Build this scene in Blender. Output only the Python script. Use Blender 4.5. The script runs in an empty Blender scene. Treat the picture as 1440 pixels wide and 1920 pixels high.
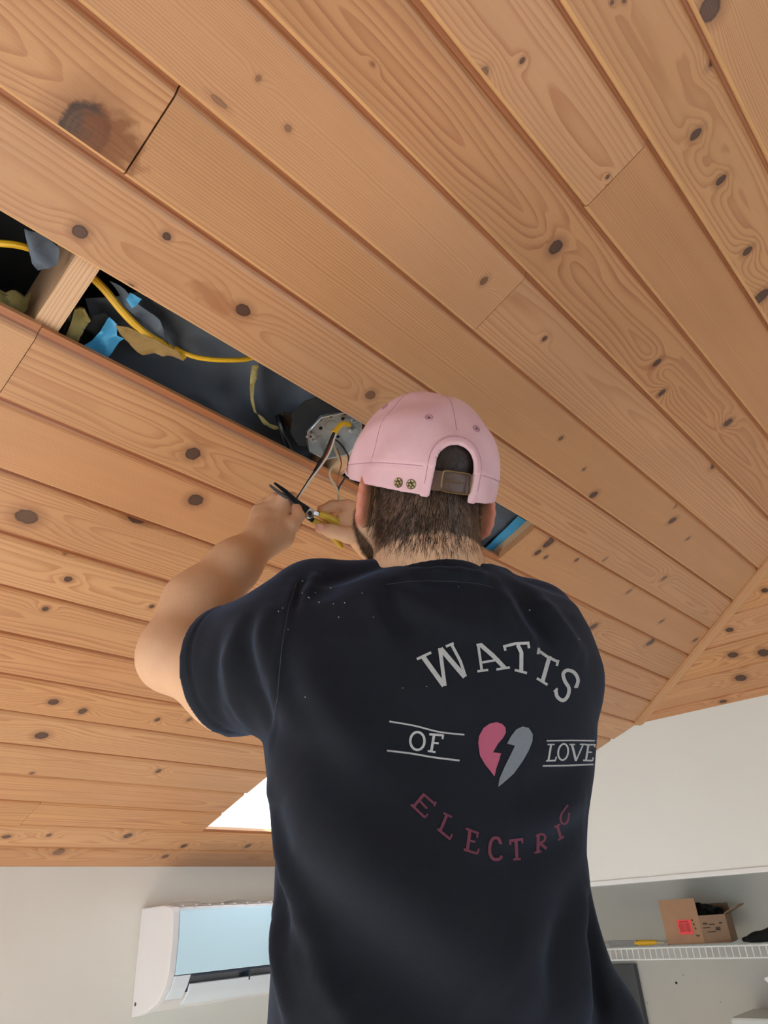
import bpy, bmesh, math, random
import numpy as np
from mathutils import Vector, Matrix
from mathutils.bvhtree import BVHTree
random.seed(7)
rng = np.random.default_rng(7)
SC = bpy.context.scene
COL = SC.collection

# ------------------------------------------------------------------ camera
F_PX = 1312.684
EYE = np.array([0.0, 0.0, 1.95])                       # the photographer's phone, metres above the floor
RM = np.array([[0.68219218, -0.72870554, -0.06001718],   # rows: image right, image down, view direction
               [0.33052842, 0.38056362, -0.86366793],
               [0.65219997, 0.56935012, 0.50047542]])
cam = bpy.data.cameras.new('camera')
cam.sensor_fit = 'HORIZONTAL'
cam.sensor_width = 36.0
cam.lens = 36.0 * F_PX / 1440.0
cam.clip_start = 0.02
camo = bpy.data.objects.new('camera', cam)
COL.objects.link(camo)
camo.matrix_world = Matrix(((RM[0][0], -RM[1][0], -RM[2][0], EYE[0]), (RM[0][1], -RM[1][1], -RM[2][1], EYE[1]),
                            (RM[0][2], -RM[1][2], -RM[2][2], EYE[2]), (0, 0, 0, 1)))
SC.camera = camo
SC.view_settings.view_transform = 'Standard'
SC.view_settings.look = 'None'
SC.view_settings.gamma = 1.0
SC.view_settings.use_curve_mapping = False
SC.view_settings.exposure = -0.06

# ------------------------------------------------------------------ world and daylight
W = bpy.data.worlds.new('sky'); SC.world = W; W.use_nodes = True
bg = W.node_tree.nodes['Background']
bg.inputs[0].default_value = (0.66, 0.82, 1.0, 1)
bg.inputs[1].default_value = 4.5

def portal(name, c, rx, sx, sy, energy=0, color=(1, 1, 1)):
    l = bpy.data.lights.new(name, 'AREA'); l.shape = 'RECTANGLE'; l.size = sx; l.size_y = sy
    if energy:
        l.energy = energy; l.color = color
    else:
        l.cycles.is_portal = True
    o = bpy.data.objects.new(name, l); COL.objects.link(o)
    o.location = c; o.rotation_euler = rx
    return o
PI = math.pi
sun = bpy.data.lights.new('sun', 'SUN'); sun.energy = 26.0; sun.angle = .01; sun.color = (1.0, .97, .92)
suno = bpy.data.objects.new('sun', sun); COL.objects.link(suno)
suno.rotation_euler = Vector((-.76, -.10, .64)).to_track_quat('Z', 'Y').to_euler()       # low sun from the left, falling on the floor through the left window
# room: left wall x=-1.6, back wall y=-2.3; big window in each, plus the skylight
WL = (-1.6, 0.1, 2.45, 0.35, 2.12)       # left window: x, y0, y1, z0, z1
WB = (-2.3, 0.7, 2.3, 0.15, 2.35)       # back glass door: y, x0, x1, z0, z1
portal('left_window_portal', (WL[0] + .03, (WL[1] + WL[2]) / 2, (WL[3] + WL[4]) / 2), (0, -PI / 2, 0), WL[4] - WL[3], WL[2] - WL[1])
portal('back_window_portal', ((WB[1] + WB[2]) / 2, WB[0] + .03, (WB[3] + WB[4]) / 2), (PI / 2, 0, 0), WB[2] - WB[1], WB[4] - WB[3])

# ------------------------------------------------------------------ geometry helpers
XA = np.array([1.0, 0, 0]); PITCH = 0.33557353
DA = np.array([0, math.cos(PITCH), -math.sin(PITCH)])      # down the slope
NA = np.array([0, math.sin(PITCH), math.cos(PITCH)])       # up out of the room
CH = 1.05                                                  # eye to ceiling, square on
PW = 0.13185183 * 1.05                                     # plank pitch
V0 = 0.28312217 * 1.05

def ray(x, y):
    return RM.T @ np.array([(x - 720) / F_PX, (y - 960) / F_PX, 1.0])
def P(x, y, d):                      # world point seen at a photo position, d metres ahead of the eye
    return EYE + ray(x, y) * d
def CP(x, y, h=0.0):                 # world point on the ceiling plane (h above its face)
    r = ray(x, y); return EYE + r * ((CH + h) / (NA @ r))
def CUV(x, y, h=0.0):
    q = CP(x, y, h) - EYE; return float(q @ XA), float(q @ DA)
def C(u, v, h=0.0):
    return EYE + XA * u + DA * v + NA * (CH + h)
def XP(x, y, X):
    r = ray(x, y); return EYE + r * (X / r[0])
def YP(x, y, Y):
    r = ray(x, y); return EYE + r * (Y / r[1])

def mesh_obj(name, verts, faces, mat=None, parent=None, smooth=False, uvs=None):
    me = bpy.data.meshes.new(name)
    me.from_pydata([tuple(map(float, v)) for v in verts], [], [tuple(map(int, f)) for f in faces])
    if uvs is not None:
        ul = me.uv_layers.new(name='UVMap')
        idx = np.empty(len(me.loops), dtype=np.int32); me.loops.foreach_get('vertex_index', idx)
        ul.data.foreach_set('uv', np.asarray(uvs, dtype=np.float32)[idx].ravel())
    if smooth:
        me.polygons.foreach_set('use_smooth', [True] * len(me.polygons))
    if mat is not None: me.materials.append(mat)
    me.update()
    o = bpy.data.objects.new(name, me); COL.objects.link(o)
    if parent is not None: o.parent = parent
    return o
def empty(name, loc=(0, 0, 0)):
    o = bpy.data.objects.new(name, None); COL.objects.link(o); o.location = tuple(map(float, loc)); o.empty_display_size = .05
    return o
def tag(o, label=None, cat=None, group=None, kind=None):
    if label: o['label'] = label
    if cat: o['category'] = cat
    if group: o['group'] = group
    if kind: o['kind'] = kind
    return o
def root(name, loc, label, cat, group=None):
    return tag(empty(name, loc), label, cat, group)
def adopt(par, *objs):               # parent keeping the world place
    for o in objs:
        o.parent = par; o.matrix_parent_inverse = Matrix.Translation(-Vector(par.location))
    return objs[0]

class MB:
    def __init__(s): s.v = []; s.f = []
    def add(s, vs, fs):
        b = len(s.v); s.v += [tuple(map(float, v)) for v in vs]; s.f += [tuple(i + b for i in f) for f in fs]
    def box(s, c, dx, dy, dz, R=None):
        R = np.eye(3) if R is None else np.asarray(R)   # columns are axes
        c = np.asarray(c, float)
        vs = [c + R @ np.array([sx * dx / 2, sy * dy / 2, sz * dz / 2]) for sx in (-1, 1) for sy in (-1, 1) for sz in (-1, 1)]
        s.add(vs, [(0, 1, 3, 2), (4, 6, 7, 5), (0, 4, 5, 1), (2, 3, 7, 6), (0, 2, 6, 4), (1, 5, 7, 3)])
    def box2(s, a, b):
        a = np.asarray(a, float); b = np.asarray(b, float); d = np.abs(b - a); s.box((a + b) / 2, *d)
    def tube(s, pts, r, n=8, sub=6, cap=True, flat=None):
        pts = [np.asarray(p, float) for p in pts]
        rr = r if hasattr(r, '__len__') else [r] * len(pts)
        if sub > 1 and len(pts) > 2:
            q = []; qr = []
            e = [2 * pts[0] - pts[1]] + pts + [2 * pts[-1] - pts[-2]]
            for i in range(len(pts) - 1):
                p0, p1, p2, p3 = e[i:i + 4]
                for k in range(sub):
                    t = k / sub
                    q.append(.5 * (2 * p1 + (p2 - p0) * t + (2 * p0 - 5 * p1 + 4 * p2 - p3) * t * t + (3 * p1 - p0 - 3 * p2 + p3) * t ** 3))
                    qr.append(rr[i] * (1 - t) + rr[i + 1] * t)
            q.append(pts[-1]); qr.append(rr[-1]); pts, rr = q, qr
        ring = []; nrm = None
        for i, p in enumerate(pts):
            t = pts[min(i + 1, len(pts) - 1)] - pts[max(i - 1, 0)]; t = t / (np.linalg.norm(t) + 1e-12)
            if nrm is None:
                a = np.array([0, 0, 1.0]) if abs(t[2]) < .9 else np.array([1.0, 0, 0])
                nrm = np.cross(t, a)
            nrm = nrm - t * (nrm @ t); nrm /= np.linalg.norm(nrm); b = np.cross(t, nrm)
            f = 1.0 if flat is None else flat
            ring.append([p + rr[i] * (math.cos(2 * PI * k / n) * nrm + f * math.sin(2 * PI * k / n) * b) for k in range(n)])
        vs = [v for rg in ring for v in rg]; fs = []
        for i in range(len(ring) - 1):
            for k in range(n):
                a = i * n + k; b = i * n + (k + 1) % n
                fs.append((a, b, b + n, a + n))
        if cap:
            fs.append(tuple(range(n))[::-1]); fs.append(tuple(range(len(vs) - n, len(vs))))
        s.add(vs, fs)
    def lathe(s, c, axis, prof, n=20):          # prof: (r, h) along the axis
        axis = np.asarray(axis, float); axis = axis / np.linalg.norm(axis)
        a = np.array([0, 0, 1.0]) if abs(axis[2]) < .9 else np.array([1.0, 0, 0])
        e1 = np.cross(axis, a); e1 /= np.linalg.norm(e1); e2 = np.cross(axis, e1); c = np.asarray(c, float)
        vs = [c + axis * h + r * (math.cos(2 * PI * k / n) * e1 + math.sin(2 * PI * k / n) * e2) for r, h in prof for k in range(n)]
        fs = [(i * n + k, i * n + (k + 1) % n, (i + 1) * n + (k + 1) % n, (i + 1) * n + k) for i in range(len(prof) - 1) for k in range(n)]
        fs += [tuple(range(n))[::-1], tuple(range(len(vs) - n, len(vs)))]
        s.add(vs, fs)
    def extrude(s, outline, d):                 # outline: 3-D points of a planar polygon, d: vector
        n = len(outline); o = [np.asarray(p, float) for p in outline]
        s.add(o + [p + d for p in o], [tuple(range(n))[::-1], tuple(range(n, 2 * n))] + [(i, (i + 1) % n, n + (i + 1) % n, n + i) for i in range(n)])
    def build(s, name, mat=None, parent=None, smooth=False, bevel=0, keep=True):
        o = mesh_obj(name, s.v, s.f, mat, None, smooth)
        bm = bmesh.new(); bm.from_mesh(o.data)
        bmesh.ops.recalc_face_normals(bm, faces=bm.faces)
        if bevel:
            bmesh.ops.bevel(bm, geom=[e for e in bm.edges if len(e.link_faces) == 2 and e.calc_face_angle(0) > .5], offset=bevel, segments=2, affect='EDGES', profile=.6)
        bm.to_mesh(o.data); bm.free()
        if smooth:
            o.data.polygons.foreach_set('use_smooth', [True] * len(o.data.polygons))
            try: o.data.set_sharp_from_angle(angle=.7)
            except Exception: pass
        if parent is not None: adopt(parent, o)
        return o

# ------------------------------------------------------------------ signed-distance sculpting
class Field:
    def __init__(s, lo, hi, h):
        s.h = h; s.lo = np.asarray(lo, float); s.n = np.ceil((np.asarray(hi, float) - s.lo) / h).astype(int) + 1
        s.a = np.full(tuple(s.n), 0.5, np.float32)
    def _sub(s, lo, hi):
        i0 = np.clip(np.floor((np.asarray(lo) - s.lo) / s.h).astype(int), 0, s.n); i1 = np.clip(np.ceil((np.asarray(hi) - s.lo) / s.h).astype(int) + 1, 0, s.n)
        sl = tuple(slice(a, b) for a, b in zip(i0, i1))
        ax = [(s.lo[k] + s.h * np.arange(i0[k], i1[k])).astype(np.float32) for k in range(3)]
        return sl, ax[0][:, None, None], ax[1][None, :, None], ax[2][None, None, :]
    def op(s, fn, lo, hi, k=.01, mode='add', m=None):
        m = (k * 1.5 + 3 * s.h) if m is None else m
        sl, x, y, z = s._sub(np.asarray(lo) - m, np.asarray(hi) + m)
        A = s.a[sl]
        if A.size == 0: return
        d = fn(x, y, z).astype(np.float32)
        if mode == 'sub': s.a[sl] = -smin(-A, d, k)
        elif mode == 'int': s.a[sl] = -smin(-A, -d, k)
        else: s.a[sl] = smin(A, d, k)
    def cone(s, a, b, ra, rb, k=.01, mode='add'):
        a = np.asarray(a, float); b = np.asarray(b, float); r = max(ra, rb); ab = b - a; L = ab @ ab + 1e-12
        def fn(x, y, z):
            t = np.clip(((x - a[0]) * ab[0] + (y - a[1]) * ab[1] + (z - a[2]) * ab[2]) / L, 0, 1)
            return np.sqrt((x - a[0] - t * ab[0]) ** 2 + (y - a[1] - t * ab[1]) ** 2 + (z - a[2] - t * ab[2]) ** 2) - (ra + (rb - ra) * t)
        s.op(fn, np.minimum(a, b) - r, np.maximum(a, b) + r, k, mode)
    def chain(s, pts, rs, k=.01):
        for i in range(len(pts) - 1): s.cone(pts[i], pts[i + 1], rs[i], rs[i + 1], k)
    def ell(s, c, R, rad, k=.01, mode='add'):      # R: columns are axes
        c = np.asarray(c, float); rad = np.asarray(rad, float); r = float(rad.max())
        def fn(x, y, z):
            q = [(x - c[0]) * R[0][j] + (y - c[1]) * R[1][j] + (z - c[2]) * R[2][j] for j in range(3)]
            k0 = np.sqrt(sum((q[j] / rad[j]) ** 2 for j in range(3))); k1 = np.sqrt(sum((q[j] / rad[j] ** 2) ** 2 for j in range(3))) + 1e-6
            return k0 * (k0 - 1) / k1
        s.op(fn, c - r, c + r, k, mode)
    def rbox(s, c, R, half, rr, k=.01, mode='add'):
        c = np.asarray(c, float); half = np.asarray(half, float); r = float(np.linalg.norm(half))
        def fn(x, y, z):
            q = [np.abs((x - c[0]) * R[0][j] + (y - c[1]) * R[1][j] + (z - c[2]) * R[2][j]) - (half[j] - rr) for j in range(3)]
            return np.sqrt(sum(np.maximum(t, 0) ** 2 for t in q)) + np.minimum(np.maximum(np.maximum(q[0], q[1]), q[2]), 0) - rr
        s.op(fn, c - r, c + r, k, mode)
    def plane(s, p, n, k=.002):                     # cut away the side the normal points to
        p = np.asarray(p, float); n = np.asarray(n, float); n = n / np.linalg.norm(n)
        hi = s.lo + s.h * s.n
        s.op(lambda x, y, z: -((x - p[0]) * n[0] + (y - p[1]) * n[1] + (z - p[2]) * n[2]), s.lo, hi, k, 'sub')
    def mesh(s):
        return surface_nets(s.a, s.lo, s.h)
def smin(a, b, k):
    if k <= 0: return np.minimum(a, b)
    hh = np.maximum(k - np.abs(a - b), 0) / k
    return np.minimum(a, b) - hh * hh * k * .25
def surface_nets(A, lo, h):
    ins = A < 0
    c = np.zeros(tuple(n - 1 for n in A.shape), np.uint8)
    for i in (0, 1):
        for j in (0, 1):
            for k in (0, 1):
                c += ins[i:A.shape[0] - 1 + i, j:A.shape[1] - 1 + j, k:A.shape[2] - 1 + k]
    I = np.argwhere((c > 0) & (c < 8))
    idx = np.full(c.shape, -1, np.int32); idx[I[:, 0], I[:, 1], I[:, 2]] = np.arange(len(I))
    acc = np.zeros((len(I), 3)); cnt = np.zeros(len(I))
    for ax in range(3):
        o = [t for t in range(3) if t != ax]
        for a in (0, 1):
            for b in (0, 1):
                off = np.zeros(3, int); off[o[0]] = a; off[o[1]] = b; p0 = I + off; p1 = p0.copy(); p1[:, ax] += 1
                v0 = A[p0[:, 0], p0[:, 1], p0[:, 2]]; v1 = A[p1[:, 0], p1[:, 1], p1[:, 2]]
                m = (v0 < 0) != (v1 < 0)
                t = v0[m] / (v0[m] - v1[m]); q = off[None, :].repeat(m.sum(), 0).astype(float); q[:, ax] += t
                acc[m] += q; cnt[m] += 1
    V = np.asarray(lo)[None] + h * (I + acc / cnt[:, None])
    F = []
    for ax in range(3):
        b, cx = [(1, 2), (2, 0), (0, 1)][ax]
        sl0 = [slice(None)] * 3; sl1 = [slice(None)] * 3; sl0[ax] = slice(0, -1); sl1[ax] = slice(1, None)
        s0 = ins[tuple(sl0)]; s1 = ins[tuple(sl1)]
        E = np.argwhere(s0 != s1)
        E = E[(E[:, b] > 0) & (E[:, cx] > 0) & (E[:, b] < A.shape[b] - 1) & (E[:, cx] < A.shape[cx] - 1)]
        st = s0[E[:, 0], E[:, 1], E[:, 2]]
        q = []
        for db, dc in ((-1, -1), (0, -1), (0, 0), (-1, 0)):
            e = E.copy(); e[:, b] += db; e[:, cx] += dc; q.append(idx[e[:, 0], e[:, 1], e[:, 2]])
        q = np.stack(q, 1); q[~st] = q[~st][:, ::-1]
        F.append(q)
    return V, np.concatenate(F)
def fast_obj(name, V, Fq, mat, parent=None, smooth=True):
    me = bpy.data.meshes.new(name); V = np.asarray(V, np.float32); Fq = np.asarray(Fq, np.int32)
    me.vertices.add(len(V)); me.vertices.foreach_set('co', V.ravel())
    me.loops.add(Fq.size); me.loops.foreach_set('vertex_index', Fq.ravel())
    me.polygons.add(len(Fq)); me.polygons.foreach_set('loop_start', np.arange(0, Fq.size, Fq.shape[1], dtype=np.int32))
    me.polygons.foreach_set('loop_total', np.full(len(Fq), Fq.shape[1], np.int32))
    if smooth: me.polygons.foreach_set('use_smooth', np.ones(len(Fq), bool))
    me.materials.append(mat); me.update(calc_edges=True); me.validate()
    o = bpy.data.objects.new(name, me); COL.objects.link(o)
    if parent is not None: adopt(parent, o)
    return o
def relax(V, Fq, it=2, f=.5):
    e = np.concatenate([np.stack([Fq[:, i], Fq[:, (i + 1) % Fq.shape[1]]], 1) for i in range(Fq.shape[1])])
    n = np.bincount(e.ravel(), minlength=len(V)).astype(float)
    for _ in range(it):
        acc = np.zeros_like(V)
        for k in range(3):
            acc[:, k] = np.bincount(e[:, 0], V[e[:, 1], k], len(V)) + np.bincount(e[:, 1], V[e[:, 0], k], len(V))
        V = V + f * (acc / np.maximum(n, 1)[:, None] - V)
    return V
def vnormals(V, Fq):
    fn = np.cross(V[Fq[:, 2]] - V[Fq[:, 0]], V[Fq[:, 3]] - V[Fq[:, 1]]); out = np.zeros_like(V)
    for i in range(4):
        for k in range(3): out[:, k] += np.bincount(Fq[:, i], fn[:, k], len(V))
    return out / (np.linalg.norm(out, axis=1)[:, None] + 1e-12)

# ------------------------------------------------------------------ materials
def lin(r, g, b):
    f = lambda c: (c / 255 / 12.92) if c / 255 <= .04045 else ((c / 255 + .055) / 1.055) ** 2.4
    return (f(r), f(g), f(b), 1)
class G:
    def __init__(s, name):
        s.m = bpy.data.materials.new(name); s.m.use_nodes = True; s.t = s.m.node_tree; s.p = s.t.nodes['Principled BSDF']
    def n(s, typ, **kw):
        x = s.t.nodes.new(typ)
        for k, v in kw.items(): setattr(x, k, v)
        return x
    def set(s, sock, v):
        if isinstance(v, bpy.types.NodeSocket): s.t.links.new(v, sock)
        else: sock.default_value = v
    def m1(s, op, a, b=0.0, c=0.0, clamp=False):
        x = s.n('ShaderNodeMath', operation=op, use_clamp=clamp)
        s.set(x.inputs[0], a); s.set(x.inputs[1], b); s.set(x.inputs[2], c); return x.outputs[0]
    def mix(s, f, a, b, mode='MIX'):
        x = s.n('ShaderNodeMix', data_type='RGBA', blend_type=mode); s.set(x.inputs[0], f); s.set(x.inputs[6], a); s.set(x.inputs[7], b); return x.outputs[2]
    def vec(s, x=0.0, y=0.0, z=0.0):
        c = s.n('ShaderNodeCombineXYZ'); s.set(c.inputs[0], x); s.set(c.inputs[1], y); s.set(c.inputs[2], z); return c.outputs[0]
    def noise(s, v=None, scale=5.0, detail=2.0, rough=.5, out=0):
        x = s.n('ShaderNodeTexNoise'); x.inputs['Scale'].default_value = scale; x.inputs['Detail'].default_value = detail; x.inputs['Roughness'].default_value = rough
        if v is not None: s.t.links.new(v, x.inputs['Vector'])
        return x.outputs[out]
    def coord(s, w='Object'):
        return s.n('ShaderNodeTexCoord').outputs[w]
    def ramp(s, f, stops):
        x = s.n('ShaderNodeValToRGB'); s.set(x.inputs[0], f); e = x.color_ramp.elements
        while len(e) < len(stops): e.new(.5)
        for i, (p, c) in enumerate(stops): e[i].position = p; e[i].color = c
        return x.outputs[0]
    def bump(s, h, strength=.3, dist=.01):
        b = s.n('ShaderNodeBump'); b.inputs['Strength'].default_value = strength; b.inputs['Distance'].default_value = dist
        s.t.links.new(h, b.inputs['Height']); s.t.links.new(b.outputs[0], s.p.inputs['Normal'])
    def out(s, color=None, rough=None, spec=None, metal=None, **kw):
        for k, v in (('Base Color', color), ('Roughness', rough), ('Specular IOR Level', spec), ('Metallic', metal)):
            if v is not None: s.set(s.p.inputs[k], v)
        for k, v in kw.items(): s.set(s.p.inputs[k], v)
        return s.m
def plain(name, rgb, rough=.5, var=.08, scale=12.0, metal=0.0, spec=.5, bump=0.0, bscale=200.0, **kw):
    g = G(name); co = g.coord(); c = lin(*rgb)
    n = g.noise(co, scale, 3.0)
    a = tuple(min(1, x * (1 - var)) for x in c[:3]) + (1,); b = tuple(min(1, x * (1 + var)) for x in c[:3]) + (1,)
    if bump: g.bump(g.noise(co, bscale, 2.0), bump, .002)
    return g.out(g.mix(n, a, b), rough, spec, metal, **kw)

def wood(name, seed, early, late, vp=0.0, h0=.03, slope=.004, hA=.03, sp=.0075, strength=.55, knots=(), rough=.45, stains=()):
    g = G(name); uv = g.n('ShaderNodeUVMap', uv_map='UVMap').outputs[0]
    sx = g.n('ShaderNodeSeparateXYZ'); g.t.links.new(uv, sx.inputs[0]); u, v = sx.outputs[0], sx.outputs[1]
    n1 = g.noise(g.vec(g.m1('MULTIPLY_ADD', u, 1.5, seed * 7.13), g.m1('MULTIPLY', v, 5.0), seed * 3.7), 1.0, 2.0)
    n2 = g.noise(g.vec(g.m1('MULTIPLY_ADD', u, 6.0, seed * 2.13), g.m1('MULTIPLY', v, 28.0), seed * 1.7), 1.0, 2.0)
    h = g.m1('ADD', g.m1('MULTIPLY_ADD', u, slope, h0), g.m1('MULTIPLY', g.m1('SUBTRACT', n1, .5), hA * 2))
    w = g.m1('SUBTRACT', v, vp)
    r = g.m1('SQRT', g.m1('ADD', g.m1('MULTIPLY', w, w), g.m1('MULTIPLY', h, h)))
    r = g.m1('ADD', r, g.m1('MULTIPLY', g.m1('SUBTRACT', n2, .5), .004))
    n3 = g.noise(g.vec(g.m1('MULTIPLY_ADD', u, .5, seed * 5.1), g.m1('MULTIPLY', v, 34.0), seed), 1.0, 1.0)
    r = g.m1('ADD', r, g.m1('MULTIPLY', g.m1('SUBTRACT', n3, .5), .020))
    kmask = None; halo = None; kin = None
    kn = g.noise(uv, 90.0, 2.0)
    for (ku, kv, a, b, dark) in knots:
        du = g.m1('DIVIDE', g.m1('SUBTRACT', u, ku), a); dv = g.m1('DIVIDE', g.m1('SUBTRACT', v, kv), b)
        d = g.m1('SQRT', g.m1('ADD', g.m1('MULTIPLY', du, du), g.m1('MULTIPLY', dv, dv)))
        du2 = g.m1('MULTIPLY', du, .55)
        d2 = g.m1('ADD', g.m1('MULTIPLY', du2, du2), g.m1('MULTIPLY', dv, dv))
        r = g.m1('ADD', r, g.m1('MULTIPLY', g.m1('EXPONENT', g.m1('MULTIPLY', d2, -.22)), sp * (2.6 if b > .008 else 1.3)))
        dn = g.m1('ADD', d, g.m1('MULTIPLY', g.m1('SUBTRACT', kn, .5), .35))
        k1 = g.m1('MULTIPLY', g.m1('MULTIPLY', g.m1('SUBTRACT', 1.0, dn), 6.0, clamp=True), dark)
        h1 = g.m1('MULTIPLY', g.m1('MULTIPLY', g.m1('SUBTRACT', 2.1, dn), .8, clamp=True), .55 * dark)
        kmask = k1 if kmask is None else g.m1('MAXIMUM', kmask, k1)
        halo = h1 if halo is None else g.m1('MAXIMUM', halo, h1)
        kin = d if kin is None else g.m1('MINIMUM', kin, d)
    ring = g.m1('FRACT', g.m1('DIVIDE', r, sp))
    rp = g.ramp(ring, [(0.0, (0, 0, 0, 1)), (.45, (.12, .12, .12, 1)), (.82, (.95, .95, .95, 1)), (.93, (1, 1, 1, 1)), (1.0, (0, 0, 0, 1))])
    fib = g.noise(g.vec(g.m1('MULTIPLY', u, 14.0), g.m1('MULTIPLY', v, 900.0), seed), 1.0, 2.0)
    big = g.noise(g.vec(g.m1('MULTIPLY_ADD', u, 2.2, seed), g.m1('MULTIPLY', v, 9.0), 3.3), 1.0, 3.0)
    band = g.noise(g.vec(g.m1('MULTIPLY_ADD', u, .8, seed * 9.0), g.m1('MULTIPLY', v, 55.0), 1.7), 1.0, 2.0)
    amp = g.m1('MULTIPLY', g.m1('ADD', g.m1('MULTIPLY', big, .9), g.m1('MULTIPLY_ADD', band, 1.5, -.35)), strength, 0.0, True)
    col = g.mix(g.m1('MULTIPLY', rp, amp), early, late)
    col = g.mix(1.0, col, g.ramp(g.m1('ADD', g.m1('MULTIPLY', fib, .35), g.m1('MULTIPLY', big, .65)), [(.2, (.84, .82, .79, 1)), (.8, (1.12, 1.12, 1.12, 1))]), 'MULTIPLY')
    if kmask is not None:
        col = g.mix(halo, col, tuple(c * .55 for c in late[:3]) + (1,))
        kring = g.m1('FRACT', g.m1('MULTIPLY', kin, 4.3))
        kc = g.mix(g.m1('MULTIPLY', kring, .5), lin(78, 50, 37), lin(112, 76, 56)); kc = g.mix(g.m1('MULTIPLY', g.m1('SUBTRACT', kin, .62), 3.0, clamp=True), kc, lin(54, 34, 25))
        col = g.mix(kmask, col, kc)
    for (ku, kv, a, b, cc, amt) in stains:
        du = g.m1('DIVIDE', g.m1('SUBTRACT', u, ku), a); dv = g.m1('DIVIDE', g.m1('SUBTRACT', v, kv), b)
        d = g.m1('ADD', g.m1('SQRT', g.m1('ADD', g.m1('MULTIPLY', du, du), g.m1('MULTIPLY', dv, dv))), g.m1('MULTIPLY', g.m1('SUBTRACT', g.noise(uv, 45.0, 3.0), .5), 1.3))
        col = g.mix(g.m1('MULTIPLY', g.m1('MULTIPLY', g.m1('SUBTRACT', 1.0, d), 2.5, clamp=True), amt), col, cc)
    g.bump(g.m1('ADD', g.m1('MULTIPLY', rp, .5), fib), .12, .0015)
    return g.out(col, g.m1('MULTIPLY_ADD', fib, .15, rough - .12), .5)

M = {}
M['wall'] = plain('painted_plaster', (226, 221, 210), .75, .03, 3.0, bump=.12, bscale=90.0)
M['wallr'] = plain('painted_drywall', (240, 241, 234), .6, .02, 2.0, bump=.06, bscale=120.0)
M['closet'] = plain('closet_paint', (202, 196, 184), .7, .06, 5.0, bump=.1, bscale=60.0)
M['floor'] = plain('pale_floor', (220, 215, 206), .5, .15, 4.0)
M['white_metal'] = plain('white_coated_wire', (236, 236, 230), .4, .02)
M['white_paint'] = plain('white_gloss_paint', (238, 238, 234), .3, .02)
M['film'] = plain('pale_blue_protective_film', (212, 242, 254), .2, .01, spec=.6)
M['ac'] = plain('white_glossy_plastic', (222, 228, 232), .16, .01, spec=.6)
M['ac_side'] = plain('white_satin_plastic', (226, 222, 220), .4, .02)
M['dark_plastic'] = plain('dark_slot', (52, 60, 76), .4, .1)
M['card'] = plain('brown_cardboard', (176, 132, 100), .8, .08, 30.0, bump=.15, bscale=80.0)
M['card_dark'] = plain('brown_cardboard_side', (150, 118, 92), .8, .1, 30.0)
M['ink'] = plain('faded_ink', (70, 56, 46), .8, .1)
M['sticker'] = plain('orange_red_sticker', (250, 66, 58), .5, .05)
M['sticker_ink'] = plain('sticker_ink', (140, 24, 30), .5, .05)
M['black_bag'] = plain('black_plastic_film', (26, 26, 26), .3, .3, 40.0, bump=.5, bscale=60.0)
M['black_fabric'] = plain('black_knit', (16, 18, 18), .95, .3, 60.0, bump=.6, bscale=300.0)
M['yellow'] = plain('yellow_plastic', (236, 182, 30), .4, .05)
M['grey_steel'] = plain('dull_steel', (140, 138, 136), .45, .1, metal=.6)
M['board'] = plain('dark_grey_board', (70, 72, 72), .5, .08)
M['white_plastic'] = plain('white_plastic', (240, 240, 238), .35, .01)
M['grey_plastic'] = plain('pale_grey_lid', (212, 212, 204), .45, .03)
M['yellow_cable'] = plain('yellow_cable_sheath', (226, 172, 28), .4, .08, 60.0)
M['black_wire'] = plain('black_wire_insulation', (20, 20, 21), .4, .1)
M['white_wire'] = plain('white_wire_insulation', (225, 218, 208), .4, .04)
M['cream_wire'] = plain('cream_wire_insulation', (196, 178, 140), .45, .06)
M['copper'] = plain('bare_copper', (168, 104, 72), .35, .1, metal=.8)
M['galv'] = plain('galvanised_steel', (178, 178, 174), .32, .18, 45.0, metal=.75, bump=.1, bscale=80.0)
M['hole'] = plain('hole_shade_and_mark_black', (18, 17, 16), .9, .1)  # shade painted as small hole discs; also black wall marks and rivet star
M['steel_bright'] = plain('bright_steel', (205, 205, 205), .25, .08, metal=.9)
M['steel_dark'] = plain('blackened_steel', (52, 54, 58), .35, .15, metal=.7)
M['tool_yellow'] = plain('worn_yellow_grip', (198, 160, 42), .45, .15, 50.0)
M['membrane'] = plain('grey_vapour_membrane', (84, 91, 100), .6, .25, 14.0, bump=.25, bscale=30.0)
M['felt_and_shade'] = plain('black_felt_and_shade', (24, 24, 23), .9, .3, 20.0)  # black felt, also colours the shade sheet by the junction box
M['tan_paper'] = plain('torn_kraft_paper', (150, 118, 66), .8, .25, 30.0, bump=.4, bscale=70.0)
M['glass_wool'] = plain('yellow_glass_wool', (166, 150, 92), .95, .3, 50.0, bump=1.0, bscale=120.0)
M['brown_paper'] = plain('brown_paper', (74, 54, 38), .85, .25, 30.0, bump=.3, bscale=70.0)
M['tape'] = plain('blue_tape', (64, 148, 190), .4, .1, 30.0, bump=.2, bscale=60.0)
M['leather'] = plain('brown_leather', (92, 66, 54), .5, .12, 80.0, bump=.3, bscale=300.0)
M['brass'] = plain('antique_brass', (128, 108, 74), .3, .2, 80.0, metal=.9)
M['trouser'] = plain('dark_denim', (36, 40, 52), .85, .15, 60.0, bump=.2, bscale=400.0)
M['shoe'] = plain('brown_boot_leather', (70, 50, 36), .5, .15)
M['alu'] = plain('aluminium', (190, 192, 194), .35, .06, metal=.9)
M['print_white'] = plain('white_print', (178, 175, 172), .8, .16, 260.0)
M['print_pink'] = plain('pink_print', (178, 84, 108), .8, .1, 260.0)
M['print_grey'] = plain('grey_print', (120, 124, 130), .8, .14, 260.0)
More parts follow.
